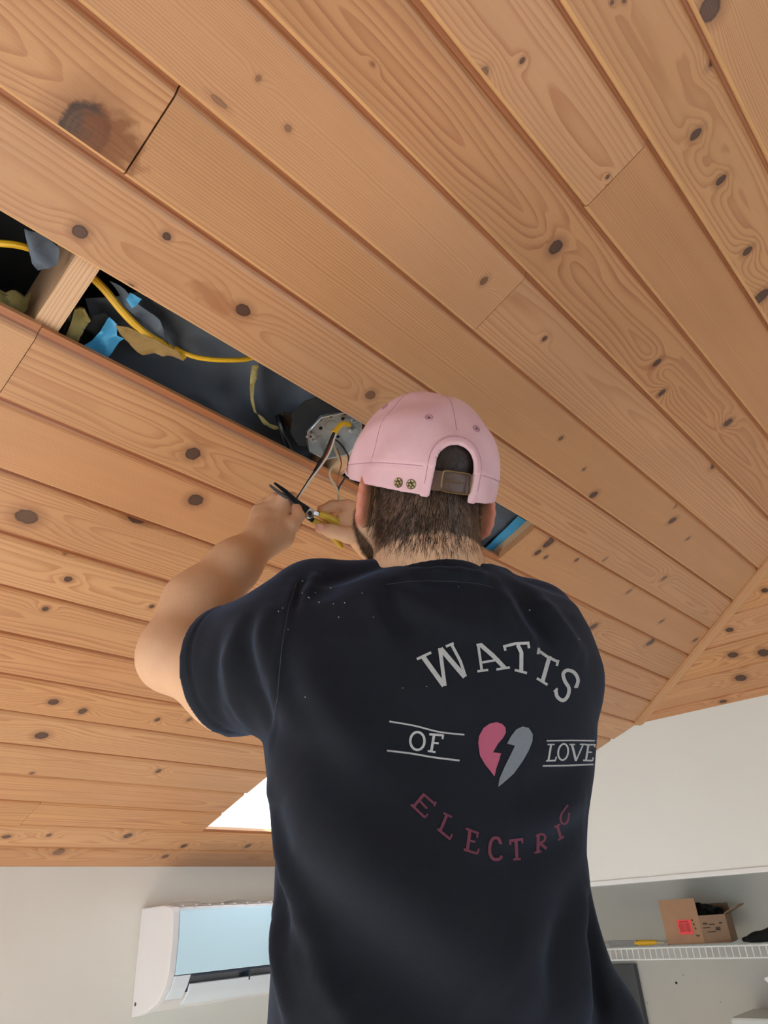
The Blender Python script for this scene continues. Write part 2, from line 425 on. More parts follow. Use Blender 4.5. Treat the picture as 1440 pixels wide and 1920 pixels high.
M['print_red'] = plain('dull_red_print', (104, 46, 62), .85, .25, 260.0)
M['eye_white'] = plain('eye_white', (230, 226, 220), .2, .01)
M['iris'] = plain('brown_iris', (60, 42, 30), .2, .1)
M['nail'] = plain('finger_nail', (226, 170, 152), .3, .04)
M['lint'] = plain('pale_lint', (205, 200, 196), .9, .05)
M['hair'] = plain('dark_brown_hair', (46, 33, 26), .5, .35, 160.0, spec=.4)
M['beard'] = plain('brown_beard', (92, 68, 50), .55, .35, 160.0, spec=.3)

g = G('window_glass')                    # thin pane: mostly clear, a little reflection
tr = g.n('ShaderNodeBsdfTransparent'); gl = g.n('ShaderNodeBsdfGlossy'); gl.inputs['Roughness'].default_value = .02
mx = g.n('ShaderNodeMixShader'); mx.inputs[0].default_value = .06
g.t.links.new(tr.outputs[0], mx.inputs[1]); g.t.links.new(gl.outputs[0], mx.inputs[2])
g.t.links.new(mx.outputs[0], g.t.nodes['Material Output'].inputs[0]); M['glass'] = g.m

g = G('black_cotton_jersey'); co = g.coord()
wv = g.noise(co, 900.0, 2.0); bigv = g.noise(co, 7.0, 3.0); mid = g.noise(co, 90.0, 3.0)
spk = g.n('ShaderNodeTexVoronoi'); spk.inputs['Scale'].default_value = 70.0; g.t.links.new(co, spk.inputs['Vector'])
c0 = g.mix(bigv, lin(14, 14, 19), lin(19, 20, 27)); c0 = g.mix(g.m1('MULTIPLY', mid, .35), c0, lin(26, 28, 36))
g.bump(g.m1('ADD', wv, g.m1('MULTIPLY', mid, .6)), .35, .0012)
M['shirt'] = g.out(c0, .85, .25, None, **{'Sheen Weight': .29, 'Sheen Roughness': .45, 'Sheen Tint': lin(130, 160, 205)})

g = G('pink_cotton_twill'); co = g.coord()
wv = g.noise(co, 700.0, 2.0); bigv = g.noise(co, 26.0, 3.0)
c0 = g.mix(bigv, lin(214, 164, 168), lin(230, 188, 190))
g.bump(g.m1('ADD', g.m1('MULTIPLY', wv, .5), bigv), .25, .002)
M['cap'] = g.out(c0, .85, .2, None, **{'Sheen Weight': .15})
M['cap_seam'] = plain('pink_stitching', (186, 134, 144), .85, .1, 200.0)

g = G('skin'); co = g.coord()
att = g.n('ShaderNodeAttribute', attribute_name='zone').outputs[0]
sep = g.n('ShaderNodeSeparateColor'); g.t.links.new(att, sep.inputs[0])
n1 = g.noise(co, 22.0, 3.0); n2 = g.noise(co, 260.0, 2.0)
c0 = g.mix(n1, lin(214, 166, 126), lin(228, 184, 146))
c0 = g.mix(g.m1('MULTIPLY', n2, .25), c0, lin(190, 128, 104))
c0 = g.mix(g.m1('MULTIPLY', sep.outputs[1], .65), c0, lin(206, 104, 88))       # light through the ears painted red; flushed knuckles
c0 = g.mix(sep.outputs[0], c0, lin(58, 42, 34))                                # scalp under hair and beard
g.bump(g.m1('ADD', g.m1('MULTIPLY', n2, .6), g.noise(co, 90.0, 2.0)), .18, .0012)
M['skin'] = g.out(c0, .5, .35, None, **{'Subsurface Weight': .12, 'Subsurface Radius': (.012, .005, .003), 'Subsurface Scale': .6})

EARLY = [lin(208, 152, 104), lin(212, 158, 110), lin(206, 148, 100), lin(210, 155, 110), lin(211, 154, 103)]
LATE = [lin(162, 94, 56), lin(170, 104, 62), lin(156, 86, 50), lin(168, 100, 60), lin(162, 94, 54)]
M['wood_edge'] = None

# ------------------------------------------------------------------ room shell
ROOF_H = 0.17
def hip_u(v):                           # where the main slope meets the right-hand slope
    y = (C(0, v) - EYE)[1]; return 2.475 + (y - 0.4722) * (3.0495 - 2.475) / (1.2844 - 0.4722)
XR = 3.0495; YF = 2.579; N2 = np.array([0.4422533, 0, 0.89689019]); D2 = 1.94425859
def seam(k): return V0 + k * PW
SKU0, SKU1, SKV0, SKV1 = 1.557, 2.16, seam(9.9), seam(12.97)

ceiling = empty('ceiling'); tag(ceiling, 'sloping ceiling of knotty pine planks with one plank missing', None, None, 'structure')
KN = [  # photo position, half size in photo pixels along / across, darkness
 (150,436,15,14,1),(313,444,9,8,1),(456,583,16,12,1),(243,540,9,8,1),(540,241,8,7,.5),(485,147,6,8,.5),(980,114,5,7,.9),(1043,464,14,13,1),
 (1305,252,9,11,1),(1352,338,8,9,1),(1402,471,8,8,1),(1332,17,24,20,.9),(1343,112,8,13,1),(1427,557,13,13,1),(1022,636,5,5,.9),(1233,681,7,7,1),(1242,737,6,6,1),
 (1366,793,8,6,1),(1342,873,8,6,1),(1052,822,5,4,.8),(1113,928,8,6,1),(1261,976,7,5,1),(695,742,11,9,.7),(908,527,7,9,.7),(362,851,15,13,1),(367,938,15,12,1),
 (50,970,22,15,.9),(258,975,22,9,1),(128,1086,8,6,1),(285,1137,5,4,.9),(85,1143,6,5,1),(482,1071,6,5,1),(100,1317,10,6,1),(155,1334,8,6,.9),(78,1380,13,7,1),(295,1350,5,4,.9),
 (297,1446,5,4,.9),(240,1568,8,5,1),(92,1567,5,3,.9),(12,1570,8,4,.9),(345,1587,6,4,.9),(110,1598,11,6,.6),(310,1606,6,4,.9),(465,1587,6,4,.9),(355,1350,5,4,.7),
 (1009,1037,6,5,1),(1031,1018,9,10,1),(1024,1046,4,3,.9),(1082,1051,4,3,.9),(1113,1175,8,5,1),(1220,1205,8,5,1),(1241,1166,4,3,.9),(1304,1201,5,3,1),(1135,1050,4,4,.5),
 (1171,1,5,4,.8),(1140,332,4,4,.9),(700,120,5,4,.3),(340,1245,4,3,.5),(410,190,20,7,.45),(158,246,46,62,1),(905,140,10,16,.55),(122,1040,4,3,.4),(1308,405,3,3,.5),
 (1267,950,4,3,.5),(880,1075,4,3,.7),(1095,880,4,3,.7),(1290,1010,4,3,.7),(1180,1110,5,4,.6),(1148,5,5,4,.8),(60,1450,5,3,.7),(420,1240,5,4,.7),(1246,1085,5,4,.7)]
knots_uv = []
for (x, y, a, b, dk) in KN:
    u, v = CUV(x, y); d = (CP(x, y) - EYE) @ RM[2]; r = ray(x, y); cosi = (NA @ r) / np.linalg.norm(r)
    s = d / F_PX
    knots_uv.append((u, v, a * s * 1.0, b * s / max(.45, cosi) * .9, dk))
# hand placed special marks: the half knots on board edges
STAIN = {-1: [(CUV(208, 268)[0], CUV(208, 268)[1], .05, .045, lin(120, 66, 28), .75)], 0: [(CUV(400, 560)[0], CUV(400, 560)[1], .05, .02, lin(158, 96, 60), .6)]}
plank_no = [0]
M['tongue'] = wood('darker_tongue_grain', 71.0, lin(172, 106, 64), lin(136, 80, 46), .0, .05, 0, .02, .006, .4, [])  # recess faces, darker than the board face
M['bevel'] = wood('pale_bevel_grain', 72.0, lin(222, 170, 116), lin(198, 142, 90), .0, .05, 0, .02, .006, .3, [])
def plank(row, u0, u1, vtop=None, vbot=None, style=None):
    """one tongue-and-groove board; u1 may be 'hip'"""
    k = plank_no[0]; plank_no[0] += 1
    a = seam(row) + random.uniform(-.0008, .0008); b = seam(row + 1) + random.uniform(-.0008, .0008)
    if vtop is not None: a = vtop
    if vbot is not None: b = vbot
    jit = random.uniform(0, .0022)
    prof = [(a - .007, .008), (a + .0045, .008), (a + .0078, .005), (a + .0112, .0018), (a + .015, 0.0), (b - .0048, 0.0), (b - .0007, .0042), (b, .0058), (b, .018), (a - .007, .018)]
    vs = []; uv = []
    e0 = u0; ends = []
    nseg = 1
    for side in (0, 1):
        for (v, hh) in prof:
            uu = u0 if side == 0 else (hip_u(v) - .004 if u1 == 'hip' else u1)
            hq = hh + jit + random.uniform(0, .0003)
            vs.append(C(uu, v, hq)); uv.append((uu, v))
    n = len(prof)
    fs = [(i, n + i, n + (i + 1) % n, (i + 1) % n) for i in range(n)] + [tuple(range(n)), tuple(range(2 * n - 1, n - 1, -1))]
    uend = 3.2 if u1 == 'hip' else u1
    kn = [q for q in knots_uv if a - .001 <= q[1] <= b + .001 and u0 - .02 <= q[0] <= uend + .02]
    st = style or random.choice(['flat', 'flat', 'straight', 'flat'])
    ei = random.randrange(5); mid = (a + b) / 2
    tint = random.uniform(.86, .94)
    ea = tuple(c * tint for c in EARLY[ei][:3]) + (1,); la = tuple(c * tint for c in LATE[ei][:3]) + (1,)
    if st == 'flat':
        m = wood('pine_plank_grain', k + 1.3, ea, la, mid + random.uniform(-.03, .03), random.uniform(.025, .05), random.uniform(-.012, .012), .03, random.uniform(.0070, .0095), .52, kn, stains=STAIN.get(row, []) if u0 < .3 else [])
    else:
        m = wood('pine_plank_grain', k + 1.3, ea, la, mid + random.choice((-1, 1)) * random.uniform(.12, .2), .02, .0, .02, random.uniform(.0032, .0048), .42, kn, stains=STAIN.get(row, []) if u0 < .3 else [])
    o = mesh_obj('plank', vs, fs, m, None, False, uv)
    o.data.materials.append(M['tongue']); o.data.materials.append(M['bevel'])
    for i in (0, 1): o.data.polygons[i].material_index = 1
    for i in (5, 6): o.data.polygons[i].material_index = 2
    adopt(ceiling, o)
    return o
UL = -1.6
rows = {}
for r in range(-22, 15): rows[r] = [(UL, 'hip')]
G_ = .0012
rows[-1] = [(UL, .2275, 'flat'), (.2285 + G_, 'hip', 'straight')]
rows[-4] = [(UL, .8470, 'flat'), (.8487, 'hip', 'straight')]
rows[-2] = [(UL, .8590, 'straight'), (.8607, 'hip', 'flat')]
rows[0] = [(UL, 'hip', 'flat')]
rows[-3] = [(UL, 'hip', 'flat')]; rows[-5] = [(UL, 'hip', 'flat')]
rows[1] = [(UL, -.45, 'flat'), (1.465, 'hip', 'straight')]
rows[2] = [(UL, .2475, 'straight'), (.2485, 'hip', 'flat')]
rows[3] = [(UL, .8940, 'straight'), (.8957, 'hip', 'flat')]
rows[4] = [(UL, 'hip', 'flat')]
rows[12] = [(UL, .923, 'flat'), (.925, SKU0, 'flat'), (SKU1, 'hip')]
for r in (10, 11): rows[r] = [(UL, SKU0 + random.uniform(-.006, .004)), (SKU1, 'hip')]
for r in sorted(rows):
    for seg in rows[r]:
        st = seg[2] if len(seg) > 2 else None
        u1 = seg[1]
        if r >= 5 and u1 == 'hip': u1 = XR - .002
        if r == 14:
            plank(r, seg[0], u1, None, (YF / DA[1] if False else seam(15)), st)
        else: plank(r, seg[0], u1, None, seam(r + 1) - .0035 if (r == -4 and u1 != 'hip') else None, st)
# row 9 keeps a cut at the skylight's upper edge by being whole; rows above the frame are the same boards
# right-hand slope
def C2(s, y, h=0.0):                    # s: metres up the slope from the wall
    A = np.array([-N2[2], 0, N2[0]]); return EYE + np.array([XR, y, (D2 - N2[0] * XR) / N2[2]]) + A * s + N2 * h
def hip_y(s):
    x = XR - N2[2] * s; return 0.4722 + (x - 2.475) * (1.2844 - 0.4722) / (3.0495 - 2.475)
s_edges = [-.06, .053, .190, .334, .474, .613, .752, .891, 1.03, 1.17, 1.31, 1.45]
KN2 = [(1368,1181,6,4),(1374,1228,8,5),(1389,1271,9,6),(1432,1224,9,7),(1434,1107,5,4),(1356,1315,6,3)]
def slope_hit(x, y):
    r = ray(x, y); q = r * (D2 / (N2 @ r)); return float(q[1]), float((XR - q[0]) / N2[2]), float(D2 / (N2 @ r))
for i in range(len(s_edges) - 1):
    a, b = s_edges[i], s_edges[i + 1]
    prof = [(b + .007, .0065), (b - .0085, .0065), (b - .011, .0015), (b - .013, 0), (a + .0042, 0), (a, .005), (a, .018), (b + .007, .018)]
    vs = []; uv = []
    for side in (0, 1):
        for (s, h) in prof:
            y = -2.3 if side == 0 else hip_y(s) - .004
            vs.append(C2(s, y, h)); uv.append((y, s))
    n = len(prof)
    kn = []
    for (x, y, ka, kb) in KN2:
        ky, ks, kd = slope_hit(x, y)
        if a < ks < b: kn.append((ky, ks, ka * kd / F_PX * 1.2, kb * kd / F_PX * 1.6, 1))
    ei = random.randrange(5)
    m = wood('pine_plank_grain', 60 + i * 1.7, EARLY[ei], LATE[ei], (a + b) / 2, .03, .004, .025, .008, .5, kn)
    adopt(ceiling, mesh_obj('plank', vs, [(j, n + j, n + (j + 1) % n, (j + 1) % n) for j in range(n)] + [tuple(range(n)), tuple(range(2 * n - 1, n - 1, -1))], m, None, False, uv))
# hip batten
M['batten'] = wood('batten_grain', 91.0, lin(206, 152, 104), lin(176, 116, 70), .5, .02, 0, .01, .006, .35, [])
hp0 = EYE + np.array([3.046, 1.279, .6645]); hp1 = EYE + np.array([.42, -2.43, 1.95])
hd = hp1 - hp0; hd /= np.linalg.norm(hd)
bis = (NA + N2); bis /= np.linalg.norm(bis); sd = np.cross(hd, bis); sd /= np.linalg.norm(sd); bis = np.cross(sd, hd)
if bis[2] < 0: bis = -bis
vs = []; uv = []
for e in (hp0, hp1):
    for (sx, hh) in ((-.021, .012), (-.021, -.004), (-.016, -.010), (.016, -.010), (.021, -.004), (.021, .012)):
        vs.append(e + sd * sx + bis * hh); uv.append(((e - hp0) @ hd, .5 + sx))
tr1 = mesh_obj('trim_1', vs, [(i, 6 + i, 6 + (i + 1) % 6, (i + 1) % 6) for i in range(6)] + [tuple(range(6)), tuple(range(11, 5, -1))], M['batten'], None, False, uv)
tag(tr1, 'wooden batten covering the hip joint between the two plank slopes', None, None, 'structure')

# roof deck above the boards (dark underside), with the skylight cut out
def deck(name, regs, h, mat, thick=.02):
    mb = MB()
    for (u0, u1, v0, v1) in regs:
        q = [C(u0, v0, h), C(u1, v0, h), C(u1, v1, h), C(u0, v1, h)]; mb.extrude(q, NA * thick)
    o = mb.build(name, mat); return o
vA, vB = seam(-24), seam(15.4)
rd = deck('ceiling_deck', [(UL - .2, 3.6, vA, SKV0 - .02), (UL - .2, SKU0 - .02, SKV0 - .02, SKV1 + .02), (SKU1 + .02, 3.6, SKV0 - .02, SKV1 + .02), (UL - .2, 3.6, SKV1 + .02, vB)], ROOF_H, M['felt_and_shade'])
tag(rd, 'dark roof deck seen through the missing plank', None, None, 'structure')
mb = MB(); mb.extrude([C2(-.3, -2.5, .19), C2(-.3, 1.6, .19), C2(2.4, -2.0, .19), C2(2.4, -2.5, .19)], N2 * .02)
tag(mb.build('ceiling_deck_right', M['felt_and_shade']), 'roof deck over the right hand slope', None, None, 'structure')
# rafters in view through the slot
M['rafter'] = wood('rafter_grain', 33.0, lin(214, 172, 132), lin(178, 120, 82), .2, .05, .0, .02, .005, .6, [])
for (u0, u1) in ((.2365, .2735), (.853, .890), (1.4685, 1.5065)):
    vs = []; uv = []
    ends = (seam(-3), seam(6)) if u0 < 1.4 else (seam(-3), seam(6))
    for v in ends:
        for (u, h) in ((u0, .0195), (u1, .0195), (u1, .16), (u0, .16)):
            vs.append(C(u, v, h)); uv.append((v, u + h))
    o = mesh_obj('rafter', vs, [(0, 1, 2, 3), (7, 6, 5, 4), (0, 4, 5, 1), (1, 5, 6, 2), (2, 6, 7, 3), (3, 7, 4, 0)], M['rafter'], None, False, uv)
    adopt(ceiling, o)

# skylight shaft, frame and pane
win = empty('window_1', C((SKU0 + SKU1) / 2, (SKV0 + SKV1) / 2, .0)); tag(win, 'white skylight cut into the plank ceiling beside the man', None, None, 'structure')
cu, cv = (SKU0 + SKU1) / 2, (SKV0 + SKV1) / 2
R3 = np.stack([XA, DA, NA], 1)
mb = MB(); th = .012
mb.box(C(SKU0 - th / 2 - .001, cv, .125), th, SKV1 - SKV0 + .02, .21, R3); mb.box(C(SKU1 + th / 2 + .001, cv, .125), th, SKV1 - SKV0 + .02, .21, R3)
mb.box(C(cu, SKV0 - th / 2, .125), SKU1 - SKU0, th, .21, R3); mb.box(C(cu, SKV1 + th / 2, .125), SKU1 - SKU0, th, .21, R3)
mb.build('window_reveal', M['white_paint'], win)
mb = MB(); mb.box(C(cu, cv, .222), SKU1 - SKU0, SKV1 - SKV0, .004, R3); mb.build('window_pane', M['glass'], win)
pl = portal('skylight_portal', C(cu, cv, .24), (0, 0, 0), SKU1 - SKU0, SKV1 - SKV0)
pl.matrix_world = Matrix(((XA[0], DA[0], NA[0], pl.location[0]), (XA[1], DA[1], NA[1], pl.location[1]), (XA[2], DA[2], NA[2], pl.location[2]), (0, 0, 0, 1)))

# walls
zE = EYE[2]
def top_z(y): return zE + (CH - y * math.sin(PITCH)) / math.cos(PITCH)
mb = MB(); mb.box2((-1.75, YF, 0), (3.2, YF + .12, zE + .225)); tag(mb.build('wall_front', M['wall']), 'pale plaster wall under the eave', None, None, 'structure')
# right wall above the closet opening
ZS = zE + .0625; CY0, CY1 = -1.2, 2.15
def rw_outline(y0, y1, zb):
    pts = [(y0, zb), (y1, zb)]
    yy = [y for y in (1.2844,) if y0 < y < y1]
    def zt(y): return zE + .664 + .012 if y <= 1.2844 else top_z(y) + .012
    pts += [(y1, zt(y1))] + [(y, zt(y)) for y in yy] + [(y0, zt(y0))]
    return pts
def rwall(y0, y1, zb):
    mb = MB(); mb.extrude([np.array([XR, y, z]) for y, z in rw_outline(y0, y1, zb)], np.array([.1, 0, 0])); return mb
o = rwall(CY0, CY1, ZS).build('wall_right', M['wallr']); tag(o, 'white wall band above the open closet', None, None, 'structure')
for (y0, y1) in ((-2.3, CY0), (CY1, YF)):
    o = rwall(y0, y1, 0).build('wall_right_pier', M['wallr']); tag(o, 'white wall beside the closet', None, None, 'structure')
mb = MB(); mb.box2((XR - .006, CY0, ZS - .002), (XR + .1, CY1, ZS + .016)); tag(mb.build('trim_2', M['white_paint'], bevel=.002), 'white edge trim along the top of the closet opening', None, None, 'structure')
XB = 3.64
mb = MB(); mb.box2((XB, CY0 - .1, 0), (XB + .08, CY1 + .1, zE + .5)); tag(mb.build('wall_closet_back', M['closet']), 'grey scuffed back wall of the closet', None, None, 'structure')
mb = MB(); mb.box2((XR + .1, CY1, 0), (XB, CY1 + .08, zE + .5)); mb.box2((XR + .1, CY0 - .08, 0), (XB, CY0, zE + .5)); mb.box2((XR + .1, CY0, zE + .42), (XB, CY1, zE + .5))
tag(mb.build('wall_closet_sides', M['closet']), 'side walls and head of the closet', None, None, 'structure')
# left wall with a window, back wall with a glass door
def framed_wall(name, axis, pos, a0, a1, ztop, hole, n_pane, out):
    h0, h1, z0, z1 = hole; mb = MB(); t = .1
    def bx(p0, p1, q0, q1):
        if axis == 'x': mb.box2((pos, p0, q0), (pos + out * t, p1, q1))
        else: mb.box2((p0, pos, q0), (p1, pos + out * t, q1))
    bx(a0, h0, 0, ztop); bx(h1, a1, 0, ztop); bx(h0, h1, z1, ztop)
    if z0 > 0: bx(h0, h1, 0, z0)
    o = mb.build(name, M['wallr']); tag(o, None, None, None, 'structure'); return o
framed_wall('wall_left', 'x', WL[0], -2.4, YF + .1, 4.2, (WL[1], WL[2], WL[3], WL[4]), 2, -1)['label'] = 'left wall with a window'
framed_wall('wall_back', 'y', WB[0], -1.7, 3.2, 4.2, (WB[1], WB[2], WB[3], WB[4]), 2, -1)['label'] = 'back wall with a glass door'
mb = MB(); mb.box2((-1.75, -2.45, -.08), (3.8, YF + .12, 0)); tag(mb.build('floor', M['floor']), 'pale floor', None, None, 'structure')
mb = MB(); mb.extrude([C(UL - .2, vA, .02), C(UL - .2, vA + .1, .02), C(3.6, vA + .1, .02), C(3.6, vA, .02)], NA * .1)
def window(name, axis, pos, h, out, label):
    a0, a1, z0, z1 = h; r = empty(name, (pos, a0, z0) if axis == 'x' else (a0, pos, z0)); tag(r, label, None, None, 'structure')
    w = .06; p = MB()
    def bx(m, p0, p1, q0, q1, t0, t1):
        if axis == 'x': m.box2((pos + out * t0, p0, q0), (pos + out * t1, p1, q1))
        else: m.box2((p0, pos + out * t0, q0), (p1, pos + out * t1, q1))
    bx(p, a0, a0 + w, z0, z1, .02, .08); bx(p, a1 - w, a1, z0, z1, .02, .08); bx(p, a0 + w, a1 - w, z0, z0 + w, .02, .08); bx(p, a0 + w, a1 - w, z1 - w, z1, .02, .08)
    mid = (a0 + a1) / 2; bx(p, mid - .03, mid + .03, z0 + w, z1 - w, .02, .08)
    p.build('window_frame', M['white_paint'], r)
    for (q0, q1) in ((a0 + w, mid - .03), (mid + .03, a1 - w)):
        p = MB(); bx(p, q0, q1, z0 + w, z1 - w, .048, .052); p.build('window_pane', M['glass'], r)
window('window_2', 'x', WL[0], WL[1:], -1, 'wide white window in the left wall')
window('window_3', 'y', WB[0], WB[1:], -1, 'white glass door in the back wall')

# ------------------------------------------------------------------ the man
def unit(v): v = np.asarray(v, float); return v / np.linalg.norm(v)
AZ = math.radians(62); TF = np.array([math.cos(AZ), math.sin(AZ), 0]); TR = np.array([TF[1], -TF[0], 0])      # torso forward / right
HA, HE, HR = math.radians(60), math.radians(30), math.radians(2)
HF = np.array([math.cos(HA) * math.cos(HE), math.sin(HA) * math.cos(HE), math.sin(HE)])
HRt = np.array([math.sin(HA), -math.cos(HA), 0]); HU = np.cross(HRt, HF)
HRt, HU = HRt * math.cos(HR) - HU * math.sin(HR), HU * math.cos(HR) + HRt * math.sin(HR)
HC = P(793, 890, .98)
HM = np.stack([HRt, HF, HU], 1)                         # head-local axes: right, forward, up
def H(r, f, u): return HC + HM @ np.array([r, f, u])
I3 = np.eye(3)
man = root('person', (.80, .70, .83), 'man in a pink cap and black printed T-shirt reaching up to the open ceiling slot', 'person')

ROWS = [(1092, 721, 930, 0.945, 0.066), (1112, 677, 975, 0.945, 0.078), (1135, 620, 1040, 0.945, 0.09), (1180, 567, 1090, 0.942, 0.112), (1250, 535, 1118, 0.932, 0.125), (1330, 517, 1128, 0.92, 0.13), (1400, 510, 1126, 0.91, 0.132), (1470, 518, 1119, 0.9, 0.132), (1520, 526, 1107, 0.89, 0.132), (1600, 526, 1102, 0.875, 0.132), (1700, 524, 1097, 0.86, 0.133), (1800, 519, 1096, 0.845, 0.136), (1920, 511, 1099, 0.83, 0.14), (2080, 499, 1101, 0.815, 0.145), (2230, 491, 1101, 0.8, 0.148)]
rz, rc_, ra, rb = [], [], [], []
for (y, L, R_, d, b) in ROWS:
    c = P((L + R_) / 2, y, d); half = (R_ - L) / 2 * d / F_PX
    f = abs(TF @ RM[0]); r = abs(TR @ RM[0])
    a = math.sqrt(max(1e-4, half ** 2 - (f * b) ** 2)) / r
    rz.append(c[2]); rc_.append(c); ra.append(a); rb.append(b)
rz = np.array(rz); rc_ = np.array(rc_); ra = np.array(ra); rb = np.array(rb); o_ = np.argsort(rz); rz, rc_, ra, rb = rz[o_], rc_[o_], ra[o_], rb[o_]
def torso_fn(grow=0.0, nexp=2.35):
    def fn(x, y, z):
        zz = np.broadcast_to(z, (1, 1, z.shape[2])).astype(float)
        cx = np.interp(zz, rz, rc_[:, 0]); cy = np.interp(zz, rz, rc_[:, 1]); a = np.interp(zz, rz, ra) + grow; b = np.interp(zz, rz, rb) + grow
        q1 = np.abs((x - cx) * TR[0] + (y - cy) * TR[1]); q2 = np.abs((x - cx) * TF[0] + (y - cy) * TF[1])
        k = ((q1 / a) ** nexp + (q2 / b) ** nexp) ** (1 / nexp)
        d = (k - 1) * np.minimum(a, b) * 1.05
        return np.maximum(np.maximum(d, zz - rz[-1]), rz[0] - zz)
    return fn
# joints
LS = P(548, 1212, .93); LE = P(328, 1222, 1.06); LWr = P(492, 1012, 1.215)
RS = P(1040, 1240, 1.0); RE = P(862, 1185, 1.27); RWr = P(700, 1020, 1.325)
NB = P(806, 1120, .935); NT = H(0, -.035, -.06)

# --- body (skin): head, neck, arms and trunk in one surface
B = Field((.36, .30, 1.60), (1.12, 1.16, 2.72), .0034)
B.op(torso_fn(-.050), (.4, .3, 1.6), (1.1, 1.0, 2.45), .02)
B.cone(NB - np.array([0, 0, .05]), NB, .080, .074, .03); B.cone(NB, NT, .074, .070, .03)
B.ell(H(0, -.004, .012), HM, (.078, .098, .098), .02)           # skull
B.ell(H(0, .034, -.055), HM, (.0765, .068, .074), .03)           # face
B.ell(H(0, .062, -.096), HM, (.046, .040, .030), .03)           # chin and jaw
for sg in (-1, 1):
    B.cone(H(sg * .066, .004, -.070), H(sg * .030, .075, -.105), .021, .018, .025)
    B.ell(H(sg * .044, .078, -.028), HM, (.020, .016, .016), .015)     # cheekbone
    B.cone(H(sg * .014, .092, .012), H(sg * .05, .078, .012), .009, .008, .012)   # brow
    B.ell(H(sg * .031, .094, -.006), HM, (.014, .012, .009), .006, 'sub')
    # ear: tilted disc with a rim and a hollow
    er = unit(HRt * sg * .86 + HF * .50); ef = unit(HF - er * (HF @ er)); eu = np.cross(er, ef); eu = eu * np.sign(eu @ HU)
    ER = np.stack([er, ef, eu], 1); ec = H(sg * .083, -.026, -.047)
    B.ell(ec, ER, (.0062, .0165, .031), .008)
    for q in range(9):
        t0 = math.radians(-75 + q * 28); t1 = math.radians(-75 + (q + 1) * 28)
        pt = lambda t: ec + ER @ np.array([.004, -.0165 * math.cos(t), .030 * math.sin(t)])
        B.cone(pt(t0), pt(t1), .0048, .0048, .004)
    B.ell(ec + ER @ np.array([.012, .002, -.002]), ER, (.007, .010, .018), .004, 'sub')
    B.ell(ec + ER @ np.array([0.001, .003, -.030]), ER, (.0055, .0075, .009), .005)
B.cone(H(0, .098, -.004), H(0, .122, -.042), .008, .012, .012); B.ell(H(0, .112, -.048), HM, (.017, .012, .008), .008)      # nose
B.ell(H(0, .099, -.068), HM, (.024, .010, .006), .006); B.ell(H(0, .097, -.080), HM, (.021, .011, .007), .005)              # lips
# left arm
B.cone(LS, P(440, 1280, 1.0), .064, .064, .03); B.cone(P(440, 1280, 1.0), LE + np.array([0, 0, -.006]), .064, .050, .03)
B.cone(LE, P(318, 1240, 1.055), .040, .034, .03)
B.cone(LE, P(372, 1135, 1.115), .046, .052, .03); B.cone(P(372, 1135, 1.115), P(440, 1060, 1.165), .052, .040, .03); B.cone(P(440, 1060, 1.165), LWr, .040, .029, .025)
# right arm
B.cone(RS, RE, .056, .046, .03); B.cone(RE, P(780, 1105, 1.30), .046, .046, .02); B.cone(P(780, 1105, 1.30), RWr, .046, .029, .02)
# left hand: palm block, knuckles, five fingers
def hand_axes(w, k, side):
    a = unit(k - w); s = unit(side - a * (side @ a)); return np.stack([s, a, np.cross(s, a)], 1)
LK = P(508, 952, 1.262)                                   # middle of the knuckle row
LA = hand_axes(LWr, LK, P(552, 990, 1.235) - P(470, 965, 1.27))      # side axis points to the thumb
B.rbox(P(503, 980, 1.243), LA, (.036, .038, .0165), .013, .016)
B.cone(LWr, P(503, 985, 1.24), .028, .026, .02)
B.cone(LWr, P(530, 1005, 1.235), .024, .022, .02)          # heel of the thumb
kn = [P(534, 934, 1.255), P(516, 936, 1.27), P(498, 945, 1.28), P(482, 961, 1.285)]
tips = [[P(549, 933, 1.285), P(557, 950, 1.292), P(551, 962, 1.28)], [P(530, 935, 1.31), P(546, 950, 1.322), P(552, 968, 1.305)],
        [P(511, 947, 1.318), P(528, 962, 1.328), P(541, 975, 1.308)], [P(494, 964, 1.315), P(509, 977, 1.322), P(521, 986, 1.305)]]
for i in range(4):
    r0 = (.0105, .011, .0105, .0092)[i]
    B.cone(P(503, 985, 1.245) * .35 + kn[i] * .65, kn[i], r0 + .001, r0 + .0015, .010)
    B.chain([kn[i]] + tips[i], [r0 + .0008, r0 - .0005, r0 - .001, r0 - .002], .004)
B.chain([P(524, 1002, 1.228), P(547, 985, 1.232), P(560, 968, 1.248), P(556, 950, 1.258)], [.016, .0125, .0108, .0085], .006)
# right hand: fist round the pliers' grips, thumb towards the camera
RP = P(672, 985, 1.325)
RA = hand_axes(RWr, P(640, 950, 1.34), P(620, 1000, 1.31) - P(640, 945, 1.34))
B.rbox(RP, RA, (.034, .040, .016), .013, .016)
B.cone(RWr, RP, .028, .025, .02)
B.chain([P(690, 1012, 1.30), P(652, 1004, 1.285), P(622, 996, 1.283), P(600, 990, 1.288)], [.018, .0140, .0122, .0098], .007)       # thumb
rk = [P(652, 948, 1.335), P(655, 958, 1.352), P(659, 972, 1.362), P(664, 988, 1.366)]
rt = [[P(622, 948, 1.345), P(604, 957, 1.335), P(600, 970, 1.322)], [P(626, 958, 1.372), P(604, 967, 1.362), P(603, 979, 1.340)],
      [P(632, 976, 1.382), P(610, 984, 1.372), P(608, 990, 1.348)], [P(640, 992, 1.382), P(620, 999, 1.372), P(618, 1002, 1.352)]]
for i in range(4):
    r0 = (.0108, .011, .0105, .0092)[i]
    B.cone(RP * .4 + rk[i] * .6, rk[i], r0 + .001, r0 + .0015, .01)
    B.chain([rk[i]] + rt[i], [r0 + .0008, r0 - .0003, r0 - .001, r0 - .002], .004)
